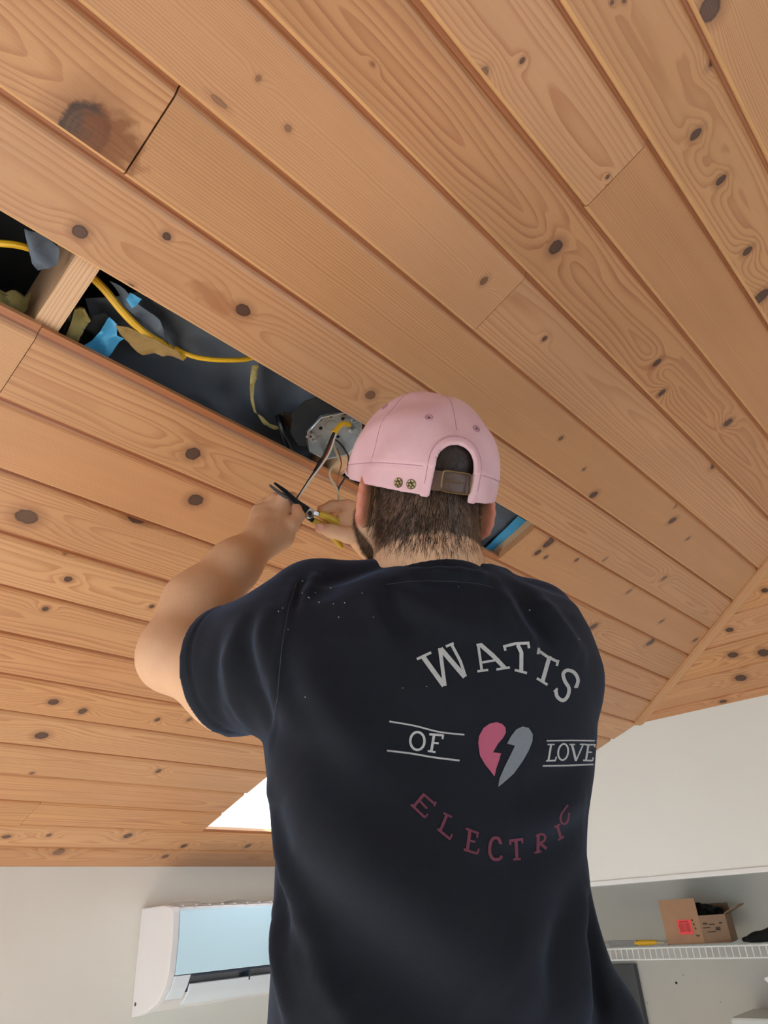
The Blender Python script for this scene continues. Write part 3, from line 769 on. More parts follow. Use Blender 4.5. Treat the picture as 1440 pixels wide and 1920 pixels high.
V, Fq = B.mesh(); V = relax(V, Fq, 1, .4)
body = fast_obj('body', V, Fq, M['skin'], man)
# colour zones: R = stubble and scalp, G = painted red light through the ears, flushed knuckles
Lh = (V - HC) @ HM                                        # head-local coordinates
z = np.zeros((len(V), 4), np.float32); z[:, 3] = 1
head = (V[:, 2] > 2.36) & (np.linalg.norm(Lh, axis=1) < .2)
def sst(x, a, b): t = np.clip((x - a) / (b - a), 0, 1); return t * t * (3 - 2 * t)
def hairline(Lh):                                         # 1 = hair of the head
    f, u, r = Lh[:, 1], Lh[:, 2], np.abs(Lh[:, 0])
    back = sst(-f, .022, .040) * sst(u, -.140, -.092)
    top = sst(u, .005, .02)
    side = sst(u, -.045, -.03) * sst(f, -.0, .012) * sst(-f, -.04, -.03)
    return np.clip(np.maximum(np.maximum(back, top), side), 0, 1)
def beardline(Lh):
    f, u, r = Lh[:, 1], Lh[:, 2], np.abs(Lh[:, 0])
    low = sst(f, -.004, .010) * sst(-u, .038, .055) * sst(.112 - f, -.0, .012) * sst(u, -.150, -.128)
    burn = sst(f, .000, .010) * sst(-f, -.040, -.030) * sst(r, .045, .055) * sst(-u, -.02, -.01)
    lips = (np.abs(Lh[:, 0]) < .024) & (f > .085) & (u > -.088) & (u < -.060)
    chin = sst(f, .05, .06) * sst(-u, .09, .096)
    return np.clip(np.maximum(np.maximum(low, burn), chin), 0, 1) * (~lips)
earm = (np.abs(Lh[:, 0]) > .0805) & (np.abs(Lh[:, 1] + .028) < .03) & (Lh[:, 2] > -.09) & (Lh[:, 2] < -.004)
z[:, 0] = np.where(head & ~earm, np.maximum(hairline(Lh) * .8, beardline(Lh) * .6), 0)
ear = np.zeros(len(V)); ear[head] = (sst(np.abs(Lh[head, 0]), .079, .088) * sst(.05 - np.abs(Lh[head, 1] + .028), 0, .02) * (Lh[head, 2] > -.09) * (Lh[head, 2] < -.0))
hand = np.zeros(len(V))
for q in kn + [t[-1] for t in tips] + rk + [t[-1] for t in rt] + [P(598, 991, 1.286), P(556, 951, 1.256)]:
    hand = np.maximum(hand, np.exp(-(np.linalg.norm(V - q, axis=1) / .014) ** 2))
z[:, 1] = np.maximum(ear, hand * .45)
at = body.data.color_attributes.new('zone', 'FLOAT_COLOR', 'POINT'); at.data.foreach_set('color', z.ravel())
body_bvh = BVHTree.FromPolygons([Vector(v) for v in V], [tuple(int(i) for i in f) for f in Fq])
# eyes, nails
for sg in (-1, 1):
    mb = MB(); c = H(sg * .031, .084, -.006)
    mb.lathe(c, HF, [(.001, -.0118)] + [(.0118 * math.sin(t), -.0118 * math.cos(t)) for t in np.linspace(.2, 2.94, 10)] + [(.001, .0118)], 16)
    e = mb.build('eye', M['eye_white'], man, True)
    mb = MB(); mb.lathe(c + HF * .0108, HF, [(.0056, 0), (.0050, .0012), (.001, .0016)], 14); mb.build('iris', M['iris'], e)
def nail(c, R, w, l):
    mb = MB(); n = 14; vs = []
    for hh in (.0, .0012):
        for i in range(n):
            t = 2 * PI * i / n; x, y = w * math.copysign(abs(math.cos(t)) ** .7, math.cos(t)), l * math.copysign(abs(math.sin(t)) ** .7, math.sin(t)); vs.append(c + R @ np.array([x, y, hh - 14 * x * x * 2.2]))
    mb.add(vs, [tuple(range(n))[::-1], tuple(range(n, 2 * n))] + [(i, (i + 1) % n, n + (i + 1) % n, n + i) for i in range(n)]); mb.build('finger_nail', M['nail'], man, True)
def hit(bvh, x, y, near=0.3):
    d = Vector(unit(ray(x, y))); r = bvh.ray_cast(Vector(EYE) + d * near, d)
    return (np.array(r[0]), np.array(r[1])) if r[0] is not None else (None, None)
p, n = hit(body_bvh, 599, 988)
if p is not None:
    ax = unit(P(600, 990, 1.288) - P(622, 996, 1.283)); ax = unit(ax - n * (ax @ n)); nail(p - n * .0006, np.stack([np.cross(ax, n), ax, n], 1), .0062, .0078)

# --- T-shirt
S_ = Field((.34, .28, 1.55), (1.16, 1.12, 2.50), .0040)
S_.op(torso_fn(), (.36, .3, 1.55), (1.14, 1.0, 2.5), .03)
SN = P(806, 1112, .945)
S_.cone(SN + TR * -.04, P(592, 1128, .955), .045, .046, .05); S_.cone(P(592, 1128, .955), LS + np.array([0, 0, .0]), .046, .080, .05)
S_.cone(SN + TR * .05, P(1000, 1170, 1.0), .05, .055, .05); S_.cone(P(1000, 1170, 1.0), P(1014, 1262, 1.0), .05, .070, .04)
SH0 = P(560, 1222, .93); SH1 = P(385, 1272, 1.02)
S_.cone(SH0, SH1, .094, .0905, .04)
S_.cone(P(1014, 1262, 1.0), P(945, 1235, 1.15), .070, .076, .04)         # right sleeve, on the far side
S_.cone(P(1052, 1640, .90), P(1114, 1930, .885), .025, .048, .03); S_.cone(P(1114, 1930, .885), P(1138, 2230, .86), .048, .060, .03)
S_.cone(P(960, 1930, .90), P(1114, 1930, .885), .085, .044, .05); S_.cone(P(950, 2230, .87), P(1138, 2230, .86), .10, .058, .05); S_.cone(P(960, 1930, .90), P(950, 2230, .87), .085, .10, .05); S_.cone(P(1036, 1930, .893), P(1044, 2230, .865), .065, .08, .05)       # front of the shirt hanging free
# collar band
NRc = P(812, 1108, .938)
cax = unit(np.array([0, 0, 1.0]) - TF * .12)
for q in range(20):
    t0, t1 = 2 * PI * q / 20, 2 * PI * (q + 1) / 20
    e1 = unit(TR - cax * (TR @ cax)); e2 = np.cross(cax, e1)
    pt = lambda t: NRc - cax * .004 + e1 * .083 * math.cos(t) + e2 * .086 * math.sin(t) - TF * .0 + cax * (-.028 if math.sin(t) * (e2 @ TF) > .3 else 0)
    S_.cone(pt(t0), pt(t1), .0090, .0090, .005)
hem_n = unit(SH1 - SH0)
hem_c = P(434, 1268, .995)
def below_hem(x, y, z): return -((x - hem_c[0]) * hem_n[0] + (y - hem_c[1]) * hem_n[1] + (z - hem_c[2]) * hem_n[2])
S_.op(below_hem, hem_c - .14 * np.ones(3) + hem_n * .10, hem_c + .14 * np.ones(3) + hem_n * .10, .004, 'sub', .0)
S_.cone(hem_c - hem_n * .06, hem_c + hem_n * .05, .080, .0825, .004, 'sub')
rh = P(968, 1238, 1.13); rn = unit(P(945, 1235, 1.15) - P(1014, 1262, 1.0))
S_.op(lambda x, y, z: -((x - rh[0]) * rn[0] + (y - rh[1]) * rn[1] + (z - rh[2]) * rn[2]), rh + rn * .10 - .10, rh + rn * .10 + .10, .004, 'sub', 0)
S_.cone(NRc + cax * .012, NRc + cax * .10, .075, .083, .004, 'sub')
V, Fq = S_.mesh(); V = relax(V, Fq, 2, .5)
nrm = vnormals(V, Fq)
tmp = BVHTree.FromPolygons([Vector(v) for v in V], [tuple(int(i) for i in f) for f in Fq])
FOLDS = [  # photo polyline on the shirt, half width, height (metres)
 ([(552,1092),(540,1140),(528,1220),(520,1300),(512,1400)], .006, .0022),
 ([(505,1150),(492,1190),(505,1240),(535,1310),(575,1370),(600,1400)], .014, .008), ([(470,1165),(462,1215),(478,1290),(520,1370)], .012, -.006),
 ([(445,1180),(430,1240),(440,1310),(470,1370)], .012, .006), ([(410,1200),(398,1260),(405,1330),(435,1385)], .010, -.004),
 ([(560,1180),(590,1260),(640,1340),(720,1420)], .022, .006), ([(560,1260),(600,1340),(680,1430),(780,1500)], .024, .006), ([(535,1290),(580,1370),(640,1440)], .016, -.006),
 ([(540,1400),(620,1500),(720,1600),(840,1690),(950,1770)], .034, .009), ([(530,1480),(600,1590),(700,1690),(840,1790),(960,1880)], .034, .013), ([(540,1600),(640,1730),(760,1830),(880,1910)], .040, -.014),
 ([(517,1490),(528,1600),(555,1720),(600,1830),(660,1925)], .013, .011), ([(528,1650),(575,1780),(640,1890)], .014, -.007), ([(512,1690),(522,1790),(545,1925)], .010, .007), ([(510,1600),(520,1680),(535,1760)], .010, -.005),
 ([(930,1098),(952,1140),(985,1195),(1000,1240)], .011, .006), ([(968,1105),(1000,1160),(1050,1215)], .013, -.006), ([(1010,1118),(1045,1170),(1090,1225)], .012, .006),
 ([(745,1085),(770,1125),(840,1160),(930,1175)], .014, .005), ([(720,1085),(735,1140),(780,1190)], .014, -.005), ([(700,1080),(705,1130),(730,1190)], .012, .004), ([(600,1078),(585,1092),(566,1120)], .010, .005), ([(575,1085),(560,1110),(548,1150)], .006, -.005),
 ([(1128,1400),(1060,1455),(980,1480)], .016, -.004), ([(1120,1490),(1050,1530),(960,1550)], .018, .005), ([(1117,1520),(1040,1580),(930,1620)], .018, -.005),
 ([(1095,1665),(1075,1750),(1085,1850),(1100,1925)], .016, .010), ([(1060,1700),(1040,1800),(1050,1920)], .018, -.006), ([(1108,1690),(1120,1800),(1135,1925)], .010, -.010), ([(1000,1690),(960,1800),(950,1920)], .03, .006)]
disp = np.zeros(len(V))
for pl_, w, h in FOLDS:
    q3 = []
    for i in range(len(pl_) - 1):
        for t in np.linspace(0, 1, 5)[: 5 if i == len(pl_) - 2 else 4]:
            x, y = pl_[i][0] * (1 - t) + pl_[i + 1][0] * t, pl_[i][1] * (1 - t) + pl_[i + 1][1] * t
            hp, _ = hit(tmp, x, y)
            if hp is not None: q3.append(hp)
    if len(q3) < 2: continue
    q3 = np.array(q3); lo = q3.min(0) - 3 * w; hi = q3.max(0) + 3 * w
    m = np.where(((V > lo) & (V < hi)).all(1))[0]; best = np.full(len(m), 9.0); tt = np.zeros(len(m))
    for i in range(len(q3) - 1):
        a, ab = q3[i], q3[i + 1] - q3[i]; t = np.clip(((V[m] - a) @ ab) / (ab @ ab + 1e-12), 0, 1)
        d = np.linalg.norm(V[m] - a - t[:, None] * ab, axis=1); u = d < best; best[u] = d[u]; tt[u] = (i + t[u]) / (len(q3) - 1)
    disp[m] += 1.6 * h * np.exp(-(best / (1.25 * w)) ** 2) * np.sin(np.clip(tt, .04, .96) * PI) ** .5
# hem stitching grooves on the left sleeve
sd_ = (V - hem_c) @ hem_n; near = np.linalg.norm(V - hem_c, axis=1) < .15
disp += np.where(near, -.0016 * np.exp(-((sd_ + .024) / .0025) ** 2) + .0012 * ((sd_ > -.022)), 0)
inner = np.linalg.norm((V - hem_c) - sd_[:, None] * hem_n, axis=1) < .0865
disp *= np.where(near & (sd_ > -.075) & inner, 0, 1)
V = V + nrm * disp[:, None]; V = relax(V, Fq, 1, .4)
shirt = fast_obj('t_shirt', V, Fq, M['shirt'], man); shirt['label'] = 'black T-shirt printed with a broken heart and lettering'
sbvh = BVHTree.FromPolygons([Vector(v) for v in V], [tuple(int(i) for i in f) for f in Fq])
# the print: thin ink film lying on the cloth
def q2(p): return (680 + p[0] / 3.0, 1160 + p[1] / 3.0)
LIFT = .0009
class Ink:
    def __init__(s): s.v = []; s.f = []
    def pt(s, x, y):
        p, n = hit(sbvh, x, y)
        if p is None: return None
        s.v.append(tuple(p - unit(ray(x, y)) * LIFT)); return len(s.v) - 1
    def stroke(s, pts, w, conv=q2, step=4.0):
        pts = [np.array(p, float) for p in pts]; ws = w if hasattr(w, '__len__') else [w] * len(pts)
        if len(pts) > 3:                      # round curves
            e = [2 * pts[0] - pts[1]] + pts + [2 * pts[-1] - pts[-2]]; q = []; qw = []
            for i in range(len(pts) - 1):
                p0, p1, p2, p3 = e[i:i + 4]
                for t in np.arange(0, 1, .25):
                    q.append(.5 * (2 * p1 + (p2 - p0) * t + (2 * p0 - 5 * p1 + 4 * p2 - p3) * t * t + (3 * p1 - p0 - 3 * p2 + p3) * t ** 3)); qw.append(ws[i] * (1 - t) + ws[i + 1] * t)
            q.append(pts[-1]); qw.append(ws[-1]); pts, ws = q, qw
        sm = []; sw = []
        for i in range(len(pts) - 1):
            L = np.linalg.norm(pts[i + 1] - pts[i]); n = max(1, int(L / (step * 3)))
            for k in range(n): t = k / n; sm.append(pts[i] * (1 - t) + pts[i + 1] * t); sw.append(ws[i] * (1 - t) + ws[i + 1] * t)
        sm.append(pts[-1]); sw.append(ws[-1]); prev = None
        for i, p in enumerate(sm):
            t = sm[min(i + 1, len(sm) - 1)] - sm[max(i - 1, 0)]; t = t / (np.linalg.norm(t) + 1e-9); nn = np.array([-t[1], t[0]])
            row = [s.pt(*conv(p + nn * sw[i] * f)) for f in (-.5, 0, .5)]
            if None in row: prev = None; continue
            if prev:
                for j in range(2): s.f.append((prev[j], row[j], row[j + 1], prev[j + 1]))
            prev = row
    def poly(s, pts, conv=q2, step=10):
        from mathutils.geometry import delaunay_2d_cdt
        n = len(pts); P2 = [np.array(p, float) for p in pts]; e = []
        sm = []
        for i in range(n):
            a, b = P2[i], P2[(i + 1) % n]; k = max(1, int(np.linalg.norm(b - a) / step))
            sm += [a + (b - a) * j / k for j in range(k)]
        m = len(sm); xs = [p[0] for p in sm]; ys = [p[1] for p in sm]
        def inside(x, y):
            c = False
            for i in range(m):
                a, b = sm[i], sm[i - 1]
                if (a[1] > y) != (b[1] > y) and x < (b[0] - a[0]) * (y - a[1]) / (b[1] - a[1]) + a[0]: c = not c
            return c
        extra = [np.array([x, y]) for x in np.arange(min(xs) + 3, max(xs), step) for y in np.arange(min(ys) + 3, max(ys), step) if inside(x, y)]
        vs, _, fs, *_ = delaunay_2d_cdt([Vector(p) for p in sm + extra], [(i, (i + 1) % m) for i in range(m)], [], 1, 1e-4)
        ids = [s.pt(*conv((v[0], v[1]))) for v in vs]
        for f in fs:
            t = [ids[i] for i in f]
            if None not in t: s.f.append(tuple(t))
    def build(s, name, mat, label):
        o = mesh_obj(name, s.v, s.f, mat, None, True)
        o.parent = shirt; o['label'] = label; return o
def letters(defs, mat, name, label):
    k = Ink()
    for pts, w in defs: k.stroke(pts, w)
    return k.build(name, mat, label)
letters([([(305,228),(385,190)],15), ([(338,212),(458,378)],27), ([(462,378),(434,165)],21), ([(438,168),(575,328)],27), ([(578,326),(550,240),(498,142)],17), ([(468,157),(512,138)],14),
 ([(640,148),(672,143)],12), ([(650,150),(670,290)],15), ([(664,148),(730,205),(800,278)],24), ([(672,246),(770,230)],13), ([(645,296),(706,288)],13), ([(752,286),(828,274)],13),
 ([(790,158),(860,140),(938,137)],16), ([(796,150),(803,180)],14), ([(930,134),(936,166)],14), ([(872,148),(893,190),(892,298)],22), ([(855,288),(924,306)],14),
 ([(985,176),(1040,215),(1097,242)],16), ([(992,164),(986,200)],14), ([(1100,232),(1092,266)],14), ([(1052,210),(1012,352)],23), ([(980,335),(1040,372)],14),
 ([(1200,388),(1212,345),(1190,303),(1150,290),(1128,312),(1138,352),(1160,390),(1155,432),(1128,460),(1095,440),(1086,402)],20), ([(1192,388),(1214,368)],12), ([(1076,412),(1096,392)],12)], M['print_white'], 'print_watts', 'white arched word WATTS')
letters([([(150,578),(290,602),(430,637),(572,653)],9), ([(137,742),(270,758),(400,780),(545,798)],10),
 ([(308+40*math.cos(t), 688+50*math.sin(t)) for t in np.linspace(0, 2*PI, 17)],14), ([(402,652),(386,746)],15), ([(375,650),(452,656)],13), ([(453,652),(449,678)],11), ([(395,698),(428,701)],11), ([(366,744),(410,751)],11)], M['print_white'], 'print_of', 'white word OF between two lines')
letters([([(1035,687),(1175,685),(1316,687)],8), ([(1013,828),(1150,826),(1299,820)],9), ([(1060,710),(1045,798)],11), ([(1040,708),(1080,708)],8), ([(1032,800),(1084,798)],9), ([(1083,800),(1090,776)],8),
 ([(1128+28*math.cos(t)+4*math.sin(-t), 750+45*math.sin(t)) for t in np.linspace(0, 2*PI, 15)],10), ([(1178,710),(1200,800)],13), ([(1200,800),(1240,708)],8), ([(1163,708),(1195,708)],8), ([(1222,707),(1256,707)],8),
 ([(1270,708),(1256,798)],11), ([(1252,709),(1308,709)],9), ([(1308,706),(1304,724)],8), ([(1262,750),(1290,751)],8), ([(1240,797),(1292,799)],9), ([(1292,801),(1297,780)],8)], M['print_white'], 'print_love', 'white word LOVE between two lines')
k = Ink(); k.poly([(650,700),(655,660),(680,615),(715,590),(755,582),(785,592),(803,612),(806,640),(790,670),(760,705),(733,752),(778,757),(768,795),(752,840),(742,888),(715,852),(690,822),(660,770)]); k.build('print_heart_half', M['print_pink'], 'pink left half of the broken heart')
k = Ink(); k.poly([(812,702),(835,660),(865,622),(900,606),(935,615),(957,650),(955,690),(935,740),(900,802),(850,872),(790,925),(762,947),(770,900),(800,830),(830,770),(857,715)]); k.build('print_heart_half', M['print_grey'], 'grey right half of the broken heart')
letters([([(288,1055),(345,988)],17), ([(338,984),(408,1045)],13), ([(402,1055),(412,1030)],11), ([(318,1022),(362,1068)],12), ([(272,1045),(350,1118)],14), ([(348,1120),(368,1098)],11),
 ([(437,1192),(474,1102)],17), ([(455,1094),(502,1116)],13), ([(420,1182),(492,1240)],14), ([(490,1242),(504,1212)],11),
 ([(604,1186),(588,1308)],19), ([(580,1180),(652,1208)],14), ([(650,1200),(642,1232)],11), ([(596,1246),(634,1256)],12), ([(568,1298),(646,1322)],14), ([(644,1324),(654,1294)],11),
 ([(778,1268),(762,1236),(732,1238),(716,1275),(716,1320),(735,1352),(768,1352),(784,1334)],18),
 ([(824,1250),(902,1240)],16), ([(829,1246),(831,1272)],11), ([(898,1238),(898,1264)],11), ([(862,1246),(868,1350)],19), ([(846,1354),(890,1352)],13),
 ([(988,1222),(986,1310)],18), ([(974,1222),(1006,1212),(1026,1224),(1020,1250),(990,1264)],13), ([(1000,1264),(1034,1294)],17), ([(966,1318),(1006,1308)],12),
 ([(1096,1168),(1116,1236)],16), ([(1078,1172),(1112,1156)],12), ([(1100,1246),(1132,1224)],12),
 ([(1155,1048),(1132,1078),(1114,1112),(1120,1148),(1145,1152),(1158,1122),(1161,1092)],12)], M['print_red'], 'print_electric', 'dull red curved word ELECTRIC')
# lint specks on the shoulder
k = Ink()
for (x, y) in [(567,1112),(578,1120),(580,1121),(598,1129),(591,1111),(625,1132),(620,1102),(646,1130),(567,1089),(635,1157),(700,1157),(679,1112),(530,1140),(860,1100),(993,1144),(522,1146),(1086,1198),(572,1307),(540,1180),(755,1290),(800,1287)]:
    r = random.uniform(.7, 1.3); k.poly([(x - r, y - r * .6), (x + r, y - r * .7), (x + r * .8, y + r), (x - r * .7, y + r * .8)], conv=lambda p: p, step=50)
o = k.build('lint', M['lint'], 'pale lint specks'); o['kind'] = 'stuff'
# ribbed collar
cc0 = P(806, 1107, .936) + cax * .007; e1 = unit(TR - cax * (TR @ cax)); e2 = np.cross(cax, e1); vs = []; fs = []; NC = 48
if e2 @ TF < 0: e2 = -e2
for i in range(NC):
    t = 2 * PI * i / NC; dr = cax * (-.016 * (1 + math.sin(t)) ** 1.0) 
    for (rr_, hh) in ((.0850, -.014), (.0850, -.004), (.0815, .008), (.0785, .0105), (.0755, .008), (.0765, -.014)):
        vs.append(cc0 + e1 * rr_ * math.cos(t) + e2 * (rr_ + .002) * math.sin(t) + cax * hh + dr)
for i in range(NC):
    for j in range(6): fs.append((6 * i + j, 6 * i + (j + 1) % 6, 6 * ((i + 1) % NC) + (j + 1) % 6, 6 * ((i + 1) % NC) + j))
mb = MB(); mb.add(vs, fs); mb.build('collar', M['shirt'], shirt, True)
# armhole seam as a fine cord on the cloth
def on_shirt(pts, n=5):
    q = []
    for i in range(len(pts) - 1):
        for t in np.linspace(0, 1, n)[: n if i == len(pts) - 2 else n - 1]:
            h_, _ = hit(sbvh, pts[i][0] * (1 - t) + pts[i + 1][0] * t, pts[i][1] * (1 - t) + pts[i + 1][1] * t)
            if h_ is not None: q.append(h_)
    return q
M['thread'] = plain('dark_grey_thread', (52, 52, 60), .9, .1)
mb = MB(); mb.tube(on_shirt([(556,1094),(541,1140),(529,1210),(525,1250),(520,1310),(510,1360),(500,1402)]), .0007, 6, 2)
o = mb.build('sleeve_seam', M['thread'], None, True); o.parent = shirt; o['label'] = 'fine grey armhole seam'
mb = MB(); mb.tube(on_shirt([(724,1096),(760,1091),(800,1089),(850,1090),(895,1094),(926,1102)]), .0005, 6, 2); o = mb.build('collar_seam', M['thread'], None, True); o.parent = shirt

# --- cap
ORG = (-.15, -.16, -.09)
Cf = Field(ORG, (.15, .24, .15), .0018)
RA_, RB_, RU_ = .1010, .122, .113; RIM = -.026
def cap_fn(off):
    def fn(x, y, z):
        zz = np.maximum(z, 0); taper = 1 - .10 * np.clip(-z / .055, 0, 1)
        a, b, c = (RA_ + off) * taper, (RB_ + off) * taper, RU_ + off
        k0 = np.sqrt((x / a) ** 2 + (y / b) ** 2 + (zz / c) ** 2); k1 = np.sqrt((x / a ** 2) ** 2 + (y / b ** 2) ** 2 + (zz / c ** 2) ** 2) + 1e-5
        ph = np.arctan2(x, -y); pan = np.abs(((ph / (PI / 3)) % 1.0) - .5) * 2          # six panels
        puff = .0016 * (1 - pan ** 6) * (z > -.001)
        seam = -.0012 * np.exp(-((z + .001 + .0 * x) / .0016) ** 2) + .0010 * (z < -.001)
        wob = .0024 * np.sin(x * 62 + 1.3) * np.sin(y * 55 + z * 60) + .0012 * np.sin(y * 90 + x * 35) * np.sin(z * 75)
        return k0 * (k0 - 1) / k1 - puff - seam - wob
    return fn
inf = (-.14, -.15, -.085), (.14, .15, .145)
Cf.op(cap_fn(0), *inf, 0)
Cf.op(cap_fn(-.0042), *inf, 0, 'sub')
Cf.op(lambda x, y, z: (z - RIM - .012 * np.clip((y + .02) / .1, -1, 1) + 0 * x), (-.16, -.16, -.1), (.16, .16, -.005), .003, 'sub', .0)
AW, AT = .0265, .006                                     # opening at the back: half width, height of the arch centre
def arch(grow):
    def fn(x, y, z):
        d = np.where(z > AT, np.sqrt(x * x + (z - AT) ** 2), np.abs(x)) - AW - grow
        return np.maximum(d, y + .02)
    return fn
Cf.op(arch(0), (-.04, -.15, -.09), (.04, -.02, .04), .002, 'sub')
V, Fq = Cf.mesh(); V = relax(V, Fq, 2, .45)
# raised rim round the opening, done as a welt
d_ = np.where(V[:, 2] > AT, np.hypot(V[:, 0], V[:, 2] - AT), np.abs(V[:, 0])) - AW
nr = vnormals(V, Fq); back = V[:, 1] < -.04
V = V + nr * (np.where(back, .0016 * sst(.011 - d_, 0, .002) * (d_ > -.004), 0))[:, None]
Vw = HC + V @ HM.T
cap = fast_obj('cap', Vw, Fq, M['cap'], man); cap['label'] = 'faded pink baseball cap'
cbvh = BVHTree.FromPolygons([Vector(v) for v in Vw], [tuple(int(i) for i in f) for f in Fq])
def cap_child(o, label=None):
    o.parent = cap
    o.matrix_parent_inverse = Matrix.Identity(4)
    if label: o['label'] = label
    return o
Bf = Field((-.12, .03, -.10), (.12, .24, .06), .0022)
def brim(x, y, z):
    e = np.sqrt((x / .088) ** 2 + ((y - .095) / .098) ** 2) - 1
    zz = .002 - 1.0 * x * x + .28 * (y - .10)
    return np.maximum(np.maximum(e * .085, np.abs(z - zz) - .0026), .075 - y + 0 * z)
Bf.op(brim, (-.1, .07, -.1), (.1, .22, .040), 0)
V, Fq = Bf.mesh(); V = relax(V, Fq, 1, .4)
cap_child(fast_obj('brim', HC + V @ HM.T, Fq, M['cap'], man), 'curved pink brim')
def cap_loc(r, f, u): return HC + HM @ np.array([r, f, u])
def on_cap(r, u):                                         # outer surface at the back
    o = Vector(cap_loc(r * 1.0, -.3, u)); h_ = cbvh.ray_cast(o, Vector(HF)); return (np.array(h_[0]), np.array(h_[1])) if h_[0] else (None, None)
# stitched welt line round the opening
pts = []
for (x, u) in [(-AW - .009, RIM + .004), (-AW - .009, -.012)] + [((AW + .009) * math.sin(t), AT + (AW + .009) * math.cos(t)) for t in np.linspace(-PI / 2, PI / 2, 13)] + [(AW + .009, -.012), (AW + .009, RIM + .004)]:
    p, n = on_cap(x, u)
    if p is not None: pts.append(p)
mb = MB(); mb.tube(pts, .0006, 6, 4)
# band seam and panel seams as stitching cords
def cap_line(fn, n=40):
    q = []
    for i in range(n + 1):
        r, f, u = fn(i / n); o = Vector(cap_loc(r, f, u)); c = Vector(cap_loc(0, 0, u * .5 if u > 0 else u)); d = (c - o).normalized(); h_ = cbvh.ray_cast(o, d)
        if h_[0]: q.append(np.array(h_[0]))
    return q
for sg in (-1, 1):
    q = cap_line(lambda t: (.2 * math.sin(sg * (.34 + t * 1.9)), -.2 * math.cos(sg * (.34 + t * 1.9)), -.0005))
    mb.tube(q, .0006, 6, 1)
    for a in (PI / 3,):
        q = cap_line(lambda t: (.25 * math.sin(sg * a) * math.cos(t * 1.5), -.25 * math.cos(a) * math.cos(t * 1.5), -.000 + .25 * math.sin(t * 1.5)), 26); mb.tube(q, .0005, 6, 1)
q = cap_line(lambda t: (.0, -.25 * math.cos(.12 + t * 1.4), .045 + .22 * math.sin(.12 + t * 1.4)), 24); mb.tube(q, .0005, 6, 1)
cap_child(mb.build('stitching', M['cap_seam'], None, True), 'darker pink seam stitching')
# eyelets
for (x, y) in ((804, 783), (722, 763), (893, 804)):
    p, n = hit(cbvh, x, y)
    if p is None: continue
    mb = MB(); 
    e1 = unit(np.cross(n, HF)); e2 = np.cross(n, e1)
    mb.tube([p + .0042 * (math.cos(t) * e1 + math.sin(t) * e2) + n * .0004 for t in np.linspace(0, 2 * PI, 15)], .0011, 6, 1, False); ey = cap_child(mb.build('eyelet', M['cap_seam'], None, True))
    mb = MB(); mb.lathe(p + n * .0002, n, [(.0012, 0), (.0011, .0006)], 10); mb.build('eyelet_hole', M['hole'], cap)
# rivets
for (x, y) in ((747, 905), (771, 908)):
    p, n = hit(cbvh, x, y); mb = MB(); mb.lathe(p - n * .001, n, [(.0062, 0), (.0064, .0016), (.0055, .0026), (.0032, .0024), (.0026, .0034), (.001, .0040)], 18)
    rv = cap_child(mb.build('rivet', M['brass'], None, True), 'brass rivet with a star pattern')
    mb = MB(); e1 = unit(np.cross(n, HF)); e2 = np.cross(n, e1)
    for kk in range(6):
        t = kk * PI / 3; mb.tube([p + n * .0022 + .0012 * (math.cos(t) * e1 + math.sin(t) * e2), p + n * .0012 + .0054 * (math.cos(t) * e1 + math.sin(t) * e2)], .0006, 5, 1)
    mb.build('rivet_star', M['hole'], cap, True)
# leather strap with buckle
su0, su1 = RIM - .002, RIM + .023
vs = []; nn = 16
for i in range(nn + 1):
    x = -AW - .008 + (2 * AW + .014) * i / nn; y = -math.sqrt(max(0, 1 - (x / (RA_ * .93)) ** 2)) * RB_ * .935
    for (yy, u) in ((y - .0012, su0), (y - .0012, su1), (y + .0012, su1), (y + .0012, su0)): vs.append(cap_loc(x, yy, u))
fs = [(4 * i + j, 4 * i + (j + 1) % 4, 4 * i + 4 + (j + 1) % 4, 4 * i + 4 + j) for i in range(nn) for j in range(4)] + [(0, 1, 2, 3), tuple(range(4 * nn, 4 * nn + 4))]
mb = MB(); mb.add(vs, fs); cap_child(mb.build('strap', M['leather'], None), 'brown leather strap')
bx = .004; by = -math.sqrt(1 - (bx / .095) ** 2) * RB_ * .935 - .004; uc = (su0 + su1) / 2 + .0005
rr = [(bx + dx, by, uc + du) for dx, du in ((-.019, -.0085), (-.0165, -.0125), (0, -.013), (.0165, -.0125), (.019, -.0085), (.0195, 0), (.019, .0085), (.0165, .0125), (0, .013), (-.0165, .0125), (-.019, .0085), (-.0195, 0), (-.019, -.0085))]
mb = MB(); mb.tube([cap_loc(*q) for q in rr], .0013, 6, 2, False); mb.tube([cap_loc(bx - .0185, by, uc + .001), cap_loc(bx + .010, by - .0006, uc + .001)], .0009, 6, 1)
cap_child(mb.build('buckle', M['brass'], None, True), 'brass strap buckle')

# --- hair under the cap, nape and beard: a close base plus single strands
Hf = Field((-.13, -.14, -.16), (.13, .08, .12), .0026)
Hf.ell((0, -.006, .017), I3, (.0890, .108, .080), 0)
Hf.op(lambda x, y, z: (-.075 - z) + 0 * x + 0 * y, (-.13, -.14, -.16), (.13, .08, .12), .004, 'int')
Hf.op(lambda x, y, z: (y - .03) + 0 * x + 0 * z, (-.13, -.14, -.16), (.13, .08, .12), .004, 'int')
for sg in (-1, 1): Hf.ell((sg * .098, .004, -.05), I3, (.026, .036, .06), .006, 'sub')
V, Fq = Hf.mesh(); V = relax(V, Fq, 1, .4)
hair = fast_obj('hair', HC + V @ HM.T, Fq, M['hair'], man); hair['label'] = 'short dark brown hair at the nape'
bv_ = bv = np.array([v.co[:] for v in body.data.vertices]); bf = np.empty(len(body.data.loops), np.int32); body.data.loops.foreach_get('vertex_index', bf); bf = bf.reshape(-1, 4)
